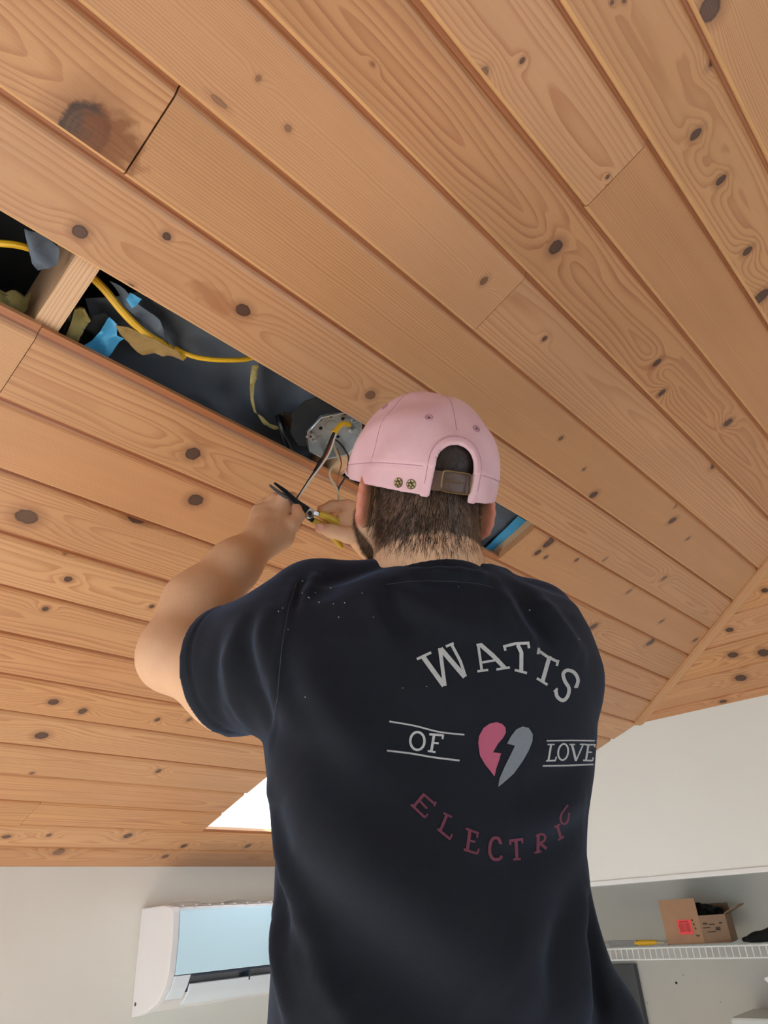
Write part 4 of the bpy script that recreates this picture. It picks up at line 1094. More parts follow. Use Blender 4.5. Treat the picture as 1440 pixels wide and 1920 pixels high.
fc = bv[bf].mean(1); fnm = np.cross(bv[bf[:, 2]] - bv[bf[:, 0]], bv[bf[:, 3]] - bv[bf[:, 1]]); fnm /= np.linalg.norm(fnm, axis=1)[:, None] + 1e-12
bf_q, fn_q = bf, fnm
fl = (fc - HC) @ HM
hm = (fc[:, 2] > 2.30) & (np.linalg.norm(fl, axis=1) < .19)
def strands(name, w, n, lmin, lmax, dirs, wid, mat, parent, bv=None, bf=None, fnm=None, lay=.55):
    if bv is None: bv, bf, fnm = bv_, bf_q, fn_q
    pr = w / w.sum(); ids = rng.choice(len(w), n, p=pr); vs = []; fs = []
    e = rng.random((n, 2)); a, b, c, d = (bv[bf[ids, i]] for i in range(4))
    p = (a * (1 - e[:, :1]) + b * e[:, :1]) * (1 - e[:, 1:]) + (d * (1 - e[:, :1]) + c * e[:, :1]) * e[:, 1:]
    L = rng.uniform(lmin, lmax, n); dv = dirs + rng.normal(0, .22, (n, 3)); nn_ = fnm[ids]; wv = np.cross(nn_, dv); wv /= np.linalg.norm(wv, axis=1)[:, None] + 1e-9
    d1 = nn_ * lay + dv; d1 /= np.linalg.norm(d1, axis=1)[:, None]; d2 = nn_ * .10 + dv; d2 /= np.linalg.norm(d2, axis=1)[:, None]
    p0 = p - nn_ * .001; p1 = p0 + d1 * (L * .5)[:, None]; p2 = p1 + d2 * (L * .5)[:, None]
    V = np.stack([p0 - wv * wid, p0 + wv * wid, p1 - wv * wid * .8, p1 + wv * wid * .8, p2 - wv * wid * .25, p2 + wv * wid * .25], 1).reshape(-1, 3)
    b0 = np.arange(n)[:, None] * 6; F_ = np.concatenate([b0 + np.array([[0, 1, 3, 2]]), b0 + np.array([[2, 3, 5, 4]])])
    o = fast_obj(name, V, F_, mat, parent, True); o['kind'] = 'stuff'; return o
notear = ~((np.abs(fl[:, 0]) > .0795) & (np.abs(fl[:, 1] + .026) < .030) & (fl[:, 2] > -.092))
wh = np.where(hm & notear, sst(-fl[:, 1], .016, .040) * sst(fl[:, 2], -.124, -.080) ** 1.5 * (fl[:, 2] < .01), 0)
strands('hair_strands', wh + 1e-12, 11000, .009, .018, -HU, .00021, M['hair'], hair, lay=.35)
hv = HC + V @ HM.T; hc4 = hv[Fq].mean(1); hn = np.cross(hv[Fq[:, 2]] - hv[Fq[:, 0]], hv[Fq[:, 3]] - hv[Fq[:, 1]]); hn /= np.linalg.norm(hn, axis=1)[:, None] + 1e-12
hl = (hc4 - HC) @ HM
strands('hair_strands', ((hl[:, 1] < -.03) & (hl[:, 2] < .05)) * 1.0 + 1e-12, 6000, .008, .016, -HU, .00021, M['hair'], hair, hv, Fq, hn, .25)
wb = np.where(hm & notear, beardline(fl), 0)
beard = None
mbd = strands('beard', wb + 1e-12, 14000, .006, .012, -HU * .8 - HF * .25, .00017, M['beard'], man); mbd['label'] = 'short brown beard'

# --- trousers, boots and the stepladder he stands on (below the frame)
T = Field((.55, .30, .90), (1.15, 1.05, 1.78), .009)
hipc = rc_[0] - np.array([0, 0, .02]); hipc = np.array([hipc[0], hipc[1], 1.66])
T.ell(hipc, np.stack([TR, TF, [0, 0, 1]], 1), (.175, .125, .12), .03)
FX = np.array([.80, .72, 0.86])
for sg in (-1, 1):
    hj = hipc + TR * sg * .085 + np.array([0, 0, -.05]); kn_ = np.array([.80, .72, 1.27]) + TR * sg * .10 + TF * .02; an = FX + TR * sg * .11 + np.array([0, 0, .05])
    T.cone(hj, kn_, .092, .068, .04); T.cone(kn_, an, .066, .058, .03)
V, Fq = T.mesh(); V = relax(V, Fq, 1)
fast_obj('trousers', V, Fq, M['trouser'], man)['label'] = 'dark work trousers'
for sg in (-1, 1):
    Sf = Field(FX + TR * sg * .11 - np.array([.2, .25, .07]), FX + TR * sg * .11 + np.array([.25, .25, .14]), .006); b0 = FX + TR * sg * .11
    Sf.cone(b0 + np.array([0, 0, .10]), b0 + np.array([0, 0, .03]), .052, .05, .02); Sf.cone(b0 - TF * .04 + np.array([0, 0, .012]), b0 + TF * .13 + np.array([0, 0, .008]), .043, .04, .02)
    Sf.plane(b0 + np.array([0, 0, -.027]), (0, 0, -1))
    V, Fq = Sf.mesh(); fast_obj('boot', V, Fq, M['shoe'], man)
lad = root('step_ladder', (.80, .74, 0), 'aluminium stepladder under the man in the pink cap', 'ladder')
LR_ = np.stack([TR, TF, [0, 0, 1]], 1); lc = np.array([.80, .74, 0])
mb = MB(); mb.box(lc + np.array([0, 0, .815]), .44, .34, .034, LR_); mb.build('platform', M['alu'], lad, bevel=.004)
for sx in (-1, 1):
    for sy, sp_ in ((-1, .30), (1, .30)):
        a = lc + LR_ @ np.array([sx * .20, sy * .13, .80]); b = lc + LR_ @ np.array([sx * .23, sy * sp_, .012])
        ax = unit(a - b); s1 = unit(TR - ax * (TR @ ax)); Rl = np.stack([s1, np.cross(ax, s1), ax], 1)
        mb = MB(); mb.box((a + b) / 2, .025, .05, np.linalg.norm(a - b), Rl); mb.build('rail', M['alu'], lad, bevel=.003)
        mb = MB(); mb.box(b + np.array([0, 0, -.001]), .035, .06, .022, LR_); mb.build('rubber_foot', M['black_wire'], lad)
for z_ in (.27, .54):
    f = .30 - (z_ / .8) * .17; mb = MB(); mb.box(lc + LR_ @ np.array([0, -f, z_]), .42, .08, .03, LR_); mb.build('step', M['alu'], lad, bevel=.003)


# ------------------------------------------------------------------ inside the open slot
def frame_on_ceiling(c): return C(*c)
def sheet(name, outline, h, mat, label, cat, thick=.0012, crum=.006, freq=28.0, sag=0.0, tilt=None, seed=0.0, step=.006, group=None, ulim=None):
    """a crumpled sheet whose outline is given as photo positions on the ceiling plane raised by h"""
    from mathutils.geometry import delaunay_2d_cdt
    from mathutils import noise as mn
    uv = [CUV(x, y, h) for x, y in outline]
    if ulim: uv = [(min(max(u, ulim[0]), ulim[1]), v) for u, v in uv]
    m = len(uv); sm = []
    for i in range(m):
        a = np.array(uv[i]); b = np.array(uv[(i + 1) % m]); k = max(1, int(np.linalg.norm(b - a) / step)); sm += [a + (b - a) * j / k for j in range(k)]
    M_ = len(sm)
    def inside(x, y):
        c = False
        for i in range(M_):
            a, b = sm[i], sm[i - 1]
            if (a[1] > y) != (b[1] > y) and x < (b[0] - a[0]) * (y - a[1]) / (b[1] - a[1]) + a[0]: c = not c
        return c
    xs = [p[0] for p in sm]; ys = [p[1] for p in sm]
    ex = [np.array([x, y]) for x in np.arange(min(xs), max(xs), step) for y in np.arange(min(ys), max(ys), step) if inside(x, y)]
    vs, _, fs, *_ = delaunay_2d_cdt([Vector(p) for p in sm + ex], [(i, (i + 1) % M_) for i in range(M_)], [], 1, 1e-6)
    mb = MB(); n = len(vs); top = []
    c0 = np.mean(np.array(uv), 0)
    for v in vs:
        q = Vector((v[0] * freq, v[1] * freq, seed)); w = abs(mn.noise(q)) * 2 - .4 + .35 * mn.noise(q * 2.7)
        hh = h + crum * w + (tilt[0] * (v[0] - c0[0]) + tilt[1] * (v[1] - c0[1]) if tilt else 0)
        top.append(C(v[0], v[1], hh))
    mb.add(top + [t + NA * thick for t in top], [tuple(f) for f in fs] + [tuple(i + n for i in f[::-1]) for f in fs] + [(i, (i + 1) % M_, n + (i + 1) % M_, n + i) for i in range(M_)])
    r = mb.build(name, mat, None, True); tag(r, label, cat, group)
    try: r.data.set_sharp_from_angle(angle=1.2)
    except Exception: pass
    return r
sheet('membrane', [(160,560),(262,545),(345,585),(420,615),(490,640),(590,700),(640,770),(700,800),(660,905),(560,890),(430,820),(300,760),(200,700)], .088, M['membrane'], 'wrinkled dark grey membrane in the slot between the first two rafters', 'membrane', crum=.018, freq=8, seed=3.1, step=.007, ulim=(.277, .850))
sheet('membrane', [(900,910),(975,950),(1010,985),(985,1035),(940,1062),(880,1040),(870,960)], .050, M['membrane'], 'grey membrane beside the blue tape right of the cap', 'membrane', crum=.004, freq=16, seed=8.1, ulim=(.893, 1.465))
sheet('membrane_and_shade_flap', [(45,432),(75,440),(112,470),(108,495),(90,500),(72,503),(60,490),(52,462)], .030, M['membrane'], 'torn grey flap hanging in the slot left of the first rafter', 'membrane', crum=.012, freq=30, seed=1.4, tilt=(0, -.3))
sheet('membrane_and_shade_flap', [(205,528),(235,545),(262,570),(300,600),(318,648),(285,640),(262,600),(232,570)], .052, M['membrane'], 'pale folded grey flap behind the yellow cable', 'membrane', crum=.012, freq=26, seed=6.4)
sheet('membrane_and_shade_flap', [(160,592),(196,585),(212,600),(200,640),(170,655),(150,640)], .055, M['felt_and_shade'], 'black felt scrap above the large piece of blue tape', 'membrane', crum=.012, freq=30, seed=9.4)
sheet('kraft_paper', [(217,610),(236,612),(262,625),(290,636),(312,648),(335,660),(345,676),(320,668),(290,664),(268,667),(246,650),(226,628)], .036, M['tan_paper'], 'torn tan paper under the yellow cable', 'paper', crum=.008, freq=30, seed=2.2)
sheet('blue_tape', [(172,640),(205,598),(220,612),(219,628),(233,634),(198,674),(165,660),(150,650)], .034, M['tape'], 'large crumpled piece of blue tape in the slot', 'tape', crum=.007, freq=34, seed=5.2)
sheet('blue_tape', [(236,562),(244,549),(266,560),(258,572),(247,578)], .034, M['tape'], 'small piece of blue tape by the edge of the upper plank', 'tape', crum=.005, freq=40, seed=4.2)
sheet('blue_tape', [(908,1030),(972,968),(992,980),(934,1036),(922,1040)], .040, M['tape'], 'straight strip of blue tape right of the cap', 'tape', crum=.001, freq=10, seed=4.7)
sheet('glass_wool', [(118,640),(140,588),(158,578),(170,600),(150,630),(142,656),(126,655)], .050, M['glass_wool'], 'tuft of yellow insulation right of the first rafter', 'insulation', crum=.018, freq=34, seed=7.7, thick=.006)
sheet('glass_wool', [(-20,548),(20,548),(45,556),(60,545),(52,575),(30,592),(-20,590)], .070, M['glass_wool'], 'ragged yellow insulation at the left end of the slot', 'insulation', crum=.02, freq=30, seed=1.7, thick=.006)
sheet('yellow_strip', [(473,686),(487,684),(483,700),(478,722),(475,745),(479,768),(484,780),(494,795),(506,803),(520,806),(532,800),(520,798),(506,794),(492,782),(476,772),(470,752),(468,724),(470,700)], .048, M['glass_wool'], 'torn yellow strip of insulation facing hanging in the slot', 'insulation', crum=.006, freq=40, seed=11.0, step=.006)
sheet('brown_paper', [(530,772),(560,778),(600,762),(622,772),(590,800),(548,806),(528,795)], .060, M['brown_paper'], 'brown paper scrap left of the metal junction box', 'paper', crum=.006, freq=26, seed=12.0)
sheet('membrane_and_shade_flap', [(548,772),(572,752),(600,742),(640,752),(668,772),(650,778),(612,775),(592,790),(577,810),(573,836),(560,836),(545,812)], .011, M['felt_and_shade'], 'added black sheet for the shade on the left side of the junction box', 'membrane', crum=.003, freq=26, seed=19.4)  # added dark sheet, paints the shade on the box's outer wall
def cable(name, pts, r, mat, label, cat='cable', n=8, sub=6, rr=None):
    mb = MB(); mb.tube(pts, rr or r, n, sub); return tag(mb.build(name, mat, None, True), label, cat)
cable('yellow_cable', [CP(x, y, h) for x, y, h in ((-40,452,.06),(0,456,.055),(30,459,.055),(57,466,.06),(90,478,.09))], .0052, M['yellow_cable'], 'yellow cable left of the first rafter')
cable('yellow_cable', [CP(x, y, h) for x, y, h in ((150,500,.085),(168,515,.07),(196,543,.058),(222,575,.05),(250,606,.046),(276,628,.044),(302,643,.048),(322,655,.062),(345,668,.075))], .0066, M['yellow_cable'], 'thick yellow cable sagging across the slot')
cable('yellow_cable', [CP(x, y, h) for x, y, h in ((328,653,.055),(350,664,.045),(380,672,.042),(420,675,.042),(465,673,.046),(500,660,.06))], .0042, M['yellow_cable'], 'thinner yellow cable passing under the upper plank edge')
cable('black_cable', [CP(x, y, h) for x, y, h in ((522,780,.062),(528,800,.040),(538,828,.034),(552,856,.032),(575,880,.034),(610,900,.04))], .0068, M['black_wire'], 'black cable curving behind the lower plank to the junction box')
cable('black_cable', [CP(x, y, h) for x, y, h in ((110,545,.07),(130,590,.06),(124,630,.06),(110,670,.07))], .006, M['black_wire'], 'short black cable right of the first rafter')

# junction box: octagonal steel pan opening downwards, fixed to the second rafter
BX = np.array([CUV(630, 822)[0], CUV(630, 822)[1], .006])            # u, v, h of the open rim's centre
jb = root('junction_box', C(*BX), 'octagonal galvanised junction box in the open ceiling slot beside the cap', 'electrical box')
R3 = np.stack([XA, DA, NA], 1)
def BL(x, y, z): return C(BX[0], BX[1], BX[2]) + R3 @ np.array([x, y, z])
def octo(r, z, ch=.62): 
    k = r * ch * .62
    return [BL(x, y, z) for x, y in ((r, -k), (r, k), (k, r), (-k, r), (-r, k), (-r, -k), (-k, -r), (k, -r))]
ro = .056; hb = .030
mb = MB(); A, B_, C_, D_ = octo(ro, 0), octo(ro, hb), octo(ro - .0018, 0), octo(ro - .0018, hb - .002)
vs = A + B_ + C_ + D_; fs = []
for i in range(8):
    j = (i + 1) % 8; fs += [(i, j, 8 + j, 8 + i), (16 + j, 16 + i, 24 + i, 24 + j), (j, i, 16 + i, 16 + j)]
fs += [tuple(range(8, 16)), tuple(range(31, 23, -1))]
mb.add(vs, fs); mb.build('box_shell', M['galv'], jb)
mb = MB(); mb.tube(octo(ro - .0008, -.0006) + [octo(ro - .0008, -.0006)[0]], .0016, 6, 1); mb.build('rolled_rim', M['steel_bright'], jb, True)
for (x, y, r) in ((-.022, -.022, .0048), (.004, -.030, .0048), (-.020, .012, .0048), (.026, .010, .0048), (-.006, -.004, .012), (.018, .028, .008), (-.004, .034, .007), (-.036, -.004, .006)):
    if r > .005:
        mb = MB(); mb.tube([BL(x + r * math.cos(t), y + r * math.sin(t), hb - .0024) for t in np.linspace(0, 2 * PI, 17)], .0007, 5, 1, False); mb.build('knockout', M['galv'], jb, True)
    else:
        mb = MB(); mb.lathe(BL(x, y, hb - .0036), NA, [(r * .75, 0), (r * .75, .0014)], 12); mb.build('screw_hole', M['hole'], jb)
for (x, y, a) in ((-.044, .026, 0), (.044, -.026, 0)):           # screw ears
    mb = MB(); mb.box(BL(x, y, .0015), .016, .013, .0018, R3); mb.lathe(BL(x, y, -.0004), NA, [(.0042, 0), (.0042, .0010)], 12); mb.build('screw_ear', M['steel_bright'], jb, bevel=.0008)
    mb = MB(); mb.lathe(BL(x, y, -.0010), NA, [(.0022, 0), (.0022, .0010)], 10); mb.build('ear_hole', M['hole'], jb)
for (x, y, a) in ((-.026, .034, .5), (-.018, .040, .3), (.024, -.040, -.3), (.036, -.020, -.6)):       # cable clamps with a screw
    ca, sa = math.cos(a), math.sin(a); Rl = R3 @ np.array([[ca, -sa, 0], [sa, ca, 0], [0, 0, 1]])
    mb = MB(); mb.box(BL(x, y, .022), .016, .009, .003, Rl); mb.box(BL(x, y, .030), .003, .009, .014, Rl); mb.lathe(BL(x, y, .017), NA, [(.003, 0), (.0034, .002), (.002, .005)], 10); mb.build('cable_clamp', M['steel_bright'], jb, bevel=.0006)
# the feed: yellow jacket stub with black, bare and white conductors coming down to the pliers
YS0, YS1 = P(641, 795, 1.378), P(626, 812, 1.352)
mb = MB(); mb.tube([C(BX[0] + .02, BX[1] - .03, .024), YS0, YS1], .0052, 10, 5)
cb = root('cable_end', YS0, 'cut yellow cable end in the junction box with bare, black and white wires', 'cable')
mb.build('jacket', M['yellow_cable'], cb, True)
def kid(name, pts, r, mat, label=None, par=cb, n=7):
    mb = MB(); mb.tube(pts, r, n, 6); o = mb.build(name, mat, par, True)
    if label: o['label'] = label
    return o
kid('black_conductor', [YS1, P(607,858,1.318), P(586,889,1.288), P(566,920,1.262), P(556,935,1.250), P(545,955,1.268), P(524,992,1.262), P(509,1022,1.245), P(502,1038,1.238)], .0017, M['black_wire'], 'black insulated wire')
kid('paper_filler', [YS1, P(612,846,1.326), P(598,872,1.305), P(592,884,1.296)], .0028, M['brown_paper'], 'brown paper wrap')
kid('bare_conductor', [YS1 + np.array([.003, 0, 0]), P(615,846,1.322), P(602,872,1.300), P(597,882,1.292)], .0016, M['copper'], 'bare copper wire')
kid('black_sheath', [YS1, P(610,850,1.324), P(599,868,1.308), P(590,884,1.298)], .0032, M['black_wire'], 'black sheath')
kid('white_conductor', [YS1 + np.array([.004, -.002, 0]), P(618,848,1.318), P(600,876,1.294), P(582,900,1.275), P(566,924,1.258), P(558,934,1.250)], .0018, M['white_wire'], 'white insulated wire')
cable('cream_wire', [P(622,826,1.36), P(628,842,1.345), P(634,858,1.335), P(633,868,1.33), P(622,877,1.325), P(618,889,1.322), P(623,902,1.322), P(631,916,1.325), P(636,930,1.33), P(637,948,1.342)], .0021, M['cream_wire'], 'cream wire looping from the junction box down behind the right fist', 'wire')
cable('black_wire', [P(626,822,1.365), P(638,832,1.355), P(648,846,1.35), P(654,860,1.35), P(651,880,1.345), P(648,893,1.342), P(641,905,1.338), P(635,915,1.335), P(635,932,1.338), P(636,948,1.345)], .0018, M['black_wire'], 'black wire bending from the junction box down to the right fist', 'wire')
cable('copper_wire', [P(632,840,1.37), P(640,868,1.352), P(635,890,1.345), P(632,914,1.342), P(636,932,1.345), P(639,948,1.348)], .0012, M['copper'], 'thin bare copper wire beside the cap', 'wire')

# pliers
pl = root('pliers', P(575, 960, 1.275), 'pliers with yellow grips and dark jaws held in both hands', 'pliers')
pv = P(581, 962, 1.272)
def bar(pts, w, t, up): # flat tapered bar
    mb = MB(); vs = []; n = len(pts)
    for i, p in enumerate(pts):
        d = unit(pts[min(i + 1, n - 1)] - pts[max(i - 1, 0)]); s = unit(np.cross(d, up)); u = np.cross(s, d); ww, tt = w[i] / 2, t[i] / 2
        vs += [p + s * ww * a + u * tt * b for a, b in ((-1, -.6), (-.7, -1), (.7, -1), (1, -.6), (1, .6), (.7, 1), (-.7, 1), (-1, .6))]
    mb.add(vs, [(8 * i + j, 8 * i + (j + 1) % 8, 8 * i + 8 + (j + 1) % 8, 8 * i + 8 + j) for i in range(n - 1) for j in range(8)] + [tuple(range(8))[::-1], tuple(range(8 * n - 8, 8 * n))]); return mb
vw = unit(pv - EYE)
bar([P(515,906,1.222), P(535,921,1.238), P(556,941,1.255), P(580,961,1.272)], [.0042, .0075, .0095, .017], [.006, .008, .009, .010], vw).build('jaw', M['steel_dark'], pl, True)
bar([P(505,909,1.222), P(522,923,1.236), P(546,938,1.254), P(574,962,1.274)], [.0042, .0072, .008, .016], [.006, .007, .009, .009], vw).build('jaw', M['steel_bright'], pl, True)
mb = MB(); mb.lathe(pv - vw * .0075, vw, [(.0085, 0), (.0098, .001), (.0098, .014), (.008, .015)], 18); mb.build('pivot', M['steel_bright'], pl, True)
mb = MB(); mb.lathe(pv - vw * .0092, vw, [(.0035, 0), (.0042, .001), (.0042, .002)], 12); mb.build('rivet', M['steel_dark'], pl, True)
bar([P(580,961,1.272), P(590,962,1.279), P(599,965,1.285)], [.016, .010, .007], [.010, .009, .008], vw).build('shank', M['steel_bright'], pl, True)
bar([P(578,964,1.275), P(582,972,1.282), P(588,977,1.288)], [.015, .010, .008], [.010, .009, .008], vw).build('shank', M['steel_dark'], pl, True)
mb = MB(); mb.tube([P(597,963,1.283), P(608,967,1.290), P(622,974,1.300), P(634,983,1.312), P(650,996,1.325)], [.0060, .0072, .0084, .0088, .0080], 12, 5); mb.build('grip', M['tool_yellow'], pl, True)
mb = MB(); mb.tube([P(586,975,1.286), P(596,981,1.295), P(608,988,1.306), P(622,1003,1.318), P(636,1020,1.328), P(641,1026,1.332)], [.0055, .0068, .0076, .0072, .0058, .0042], 12, 5); mb.build('grip', M['tool_yellow'], pl, True)

# ------------------------------------------------------------------ air conditioner on the front wall
AX0, AX1 = 1.500, 2.32; AZT, AZB = EYE[2] + .078, EYE[2] - .232; YW = YF
ac = root('air_conditioner', ((AX0 + AX1) / 2, YW - .1, AZB), 'white wall air conditioner with its outlet flap open left of the man', 'air conditioner')
def prof3(x, pts): return [np.array([x, YW - d, EYE[2] + z]) for d, z in pts]
side = [(0, .080), (.14, .082), (.195, .074), (.205, .060), (.210, -.02), (.205, -.115), (.185, -.160), (.150, -.196), (.100, -.218), (.040, -.232), (0, -.236)]
mb = MB(); mb.extrude(prof3(AX0, side), np.array([.026, 0, 0])); mb.build('end_cover', M['ac_side'], ac, bevel=.004)
mb = MB(); mb.extrude(prof3(AX1 - .026, side), np.array([.026, 0, 0])); mb.build('end_cover', M['ac_side'], ac, bevel=.004)
core = [(0, .076), (.185, .074), (.198, .05), (.198, -.112), (.150, -.120), (.120, -.160), (.085, -.200), (.0, -.230)]
mb = MB(); mb.extrude(prof3(AX0 + .026, core), np.array([AX1 - AX0 - .052, 0, 0])); mb.build('casing', M['ac_side'], ac)
fp = [(.198, .066), (.206, .060), (.212, -.02), (.208, -.118), (.204, -.122), (.198, -.118)]
mb = MB(); mb.extrude(prof3(AX0 + .027, fp), np.array([AX1 - AX0 - .054, 0, 0])); mb.build('front_panel', M['film'], ac, True)['label'] = 'front panel under pale blue protective film'
lc_ = [(.206, -.124), (.200, -.135), (.188, -.158), (.160, -.190), (.145, -.180), (.150, -.124)]
mb = MB(); mb.extrude(prof3(AX0 + .026, lc_), np.array([.060, 0, 0])); mb.build('corner_cover', M['ac'], ac, bevel=.002)
mb = MB(); mb.extrude(prof3(AX1 - .086, lc_), np.array([.060, 0, 0])); mb.build('corner_cover', M['ac'], ac, bevel=.002)
mb = MB(); mb.extrude(prof3(AX0 + .086, [(.203, -.124), (.200, -.130), (.150, -.146), (.149, -.122)]), np.array([AX1 - AX0 - .172, 0, 0])); mb.build('outlet_slot', M['dark_plastic'], ac)
mb = MB(); mb.extrude(prof3(AX0 + .086, [(.149, -.140), (.110, -.178), (.095, -.174), (.149, -.126)]), np.array([AX1 - AX0 - .172, 0, 0])); mb.build('outlet_throat', M['dark_plastic'], ac)
fl_ = [(.198, -.152), (.190, -.176), (.174, -.196), (.150, -.210), (.147, -.206), (.168, -.190), (.183, -.172), (.192, -.150)]
mb = MB(); mb.extrude(prof3(AX0 + .090, fl_), np.array([AX1 - AX0 - .180, 0, 0])); mb.build('outlet_flap', M['ac'], ac, True)
for xx in (AX0 + .33, AX0 + .49):
    mb = MB(); mb.box2((xx, YW - .198, EYE[2] - .160), (xx + .006, YW - .14, EYE[2] - .126)); mb.build('flap_hinge', M['dark_plastic'], ac)
mb = MB()
for k in range(14): mb.box2((AX0 + .04 + k * .055, YW - .19, EYE[2] + .076), (AX0 + .05 + k * .055, YW - .02, EYE[2] + .080))
o = mb.build('intake_grille', M['ac_side'], ac); o['kind'] = 'stuff'
mb = MB(); mb.tube([np.array([x, YW - .02 - .01 * math.sin(k), EYE[2] + .082 + .014 * abs(math.sin(k * .9))]) for k, x in enumerate(np.linspace(AX0 + .05, AX1 - .1, 11))], .006, 6, 4, True, .3); mb.build('loose_film', M['white_plastic'], ac, True)
mb = MB(); mb.lathe(np.array([AX0 - .0008, YW - .02, EYE[2] - .20]), (1, 0, 0), [(.006, 0), (.006, .002)], 10); mb.build('side_knockout', M['dark_plastic'], ac)

# ------------------------------------------------------------------ closet on the right
SX0, SX1, SY0, SY1 = 3.30, 3.635, .55, 2.146; SZ = EYE[2] - .178
sh = root('wire_shelf', (SX0, (SY0 + SY1) / 2, SZ), 'white coated wire shelf across the closet', 'shelf')
for (x, z, nm) in ((SX0, SZ, 'front_rail'), (SX0 - .002, SZ - .040, 'lip_rail'), (SX1 - .012, SZ, 'back_rail'), ((SX0 + SX1) / 2, SZ - .003, 'middle_rail')):
    mb = MB(); mb.tube([np.array([x, SY0, z]), np.array([x, SY1, z])], .0030, 8, 1); mb.build(nm, M['white_metal'], sh, True)
src = None
y = SY0 + .02; i = 0
while y < SY1 - .01:
    if src is None:
        mb = MB(); mb.tube([np.array([SX0 - .002, y, SZ - .042]), np.array([SX0 - .0035, y, SZ - .02]), np.array([SX0, y, SZ + .003]), np.array([SX0 + .02, y, SZ + .0042]), np.array([SX1 - .005, y, SZ + .0042])], .0019, 6, 2)
        src = mb.build('shelf_wire', M['white_metal'], sh, True); y0s = y
    else:
        c = src.copy(); COL.objects.link(c); c.location = (0, y - y0s, 0)
    y += .0262; i += 1
for yy in (SY0 + .1, 1.33):
    mb = MB(); mb.tube([np.array([SX0 + .005, yy, SZ - .006]), np.array([SX1, yy, SZ - .24])], .004, 6, 1); mb.build('shelf_brace', M['white_metal'], sh, True) if yy < 1 else None
# cardboard box on the shelf, lid open
TOP = SZ + .0064
bxo = EYE + (XP(1258, 1772, 3.36) - EYE); 
f0 = XP(1254, 1771, 3.40); f1 = XP(1322, 1773, 3.36)
ang = math.atan2(f1[1] - f0[1], f1[0] - f0[0]); bw = .155
ex = np.array([.16, -.987, 0]); ex /= np.linalg.norm(ex); ey = np.array([.987, .16, 0]); ez = np.array([0, 0, 1.0])
cb_ = root('cardboard_box', (3.40, 1.40, TOP), 'open brown cardboard box with an orange sticker on the wire shelf', 'box')
b0 = np.array([3.350, 1.505, TOP]); hB = .100; dB = .150; wB = .150
RB3 = np.stack([ex, ey, ez], 1)
def bl(a, b, c): return b0 + RB3 @ np.array([a, b, c])
def slab(name, p, q, mat, label=None, par=cb_):
    mb = MB(); p = np.array(p); q = np.array(q); c = (p + q) / 2; d = q - p; mb.box(bl(*c), *np.abs(d), RB3); o = mb.build(name, mat, par)
    if label: o['label'] = label
    return o
t = .004
slab('bottom', (0, 0, 0), (wB + .10, dB, t), M['card_dark'])
slab('front_wall', (0, 0, t), (wB, t, .165), M['card'], 'tall front flap')
slab('end_wall', (0, t, t), (t, dB, hB), M['card'])
slab('back_wall', (0, dB, t), (wB + .10, dB + t, hB + .04), M['card_dark'])
mb = MB(); mb.extrude([bl(wB, 0, t), bl(wB + .10, .012, t), bl(wB + .10, .012, hB), bl(wB, 0, hB)], RB3 @ np.array([0, t, 0])); fr = mb.build('side_wall', M['card_dark'], cb_)
mb = MB(); mb.extrude([bl(wB + .10, .012, t), bl(wB + .10, dB, t), bl(wB + .10, dB, hB), bl(wB + .10, .012, hB)], RB3 @ np.array([t, 0, 0])); mb.build('end_wall', M['card_dark'], cb_)
mb = MB(); mb.extrude([bl(wB + .10, .012, hB), bl(wB + .10, dB, hB), bl(wB + .165, dB, hB + .030), bl(wB + .165, .012, hB + .030)], np.array([0, 0, .003])); mb.build('flap', M['card_dark'], cb_)
slab('sticker', (.058, -.0012, .035), (.116, 0, .088), M['sticker'], 'orange red barcode sticker')
st = bpy.data.objects[[o.name for o in bpy.data.objects if o.name.startswith('sticker')][-1]]
mb = MB()
for k in range(11):
    a = .066 + k * .0040; mb.box(bl(a, -.0016, .060), random.choice((.0012, .002, .0026)), .0008, .032, RB3)
mb.box(bl(.086, -.0016, .081), .036, .0008, .004, RB3)
mb.build('sticker_print', M['sticker_ink'], st)
mb = MB()
for (a, c, w, h) in ((.122, .085, .006, .006), (.125, .070, .005, .010), (.128, .055, .006, .006), (.131, .030, .016, .003), (.131, .025, .012, .002)): mb.box(bl(a, -.0006, c), w, .001, h, RB3)
o = mb.build('printed_marks', M['ink'], cb_); o['kind'] = 'stuff'
mb = MB()
for (a, c, w, h) in ((.170, .070, .018, .006), (.172, .055, .03, .003), (.195, .066, .022, .004), (.215, .050, .018, .012), (.185, .040, .040, .003), (.23, .07, .012, .005)): mb.box(bl(wB + a - .15, .0018 + (a - .15) * .12 - .003, c), w, .001, h, RB3)
o = mb.build('side_print', M['ink'], cb_); o['kind'] = 'stuff'
# crumpled black film standing in the box
from mathutils import noise as mn
vs = []; nx, nz = 14, 9
for i in range(nx + 1):
    for k in range(nz + 1):
        a = .012 + .0 + (wB + .07) * i / nx; c = .02 + .135 * k / nz * (1 - .25 * (i / nx) ** 2); q = Vector((i * .6, k * .6, 3.3)); vs.append(bl(a + .006 * mn.noise(q), .075 + .03 * mn.noise(q * 1.3) + .02 * (k / nz), c + .008 * mn.noise(q * 2)))
n = len(vs); fs = [(i * (nz + 1) + k, (i + 1) * (nz + 1) + k, (i + 1) * (nz + 1) + k + 1, i * (nz + 1) + k + 1) for i in range(nx) for k in range(nz)]
mb = MB(); mb.add(vs + [v + RB3 @ np.array([0, .012, 0]) for v in vs], fs + [tuple(j + n for j in f[::-1]) for f in fs])
bf_ = mb.build('plastic_film', M['black_bag'], None, True); tag(bf_, 'crumpled black plastic film sticking up out of the open cardboard box', 'packaging')
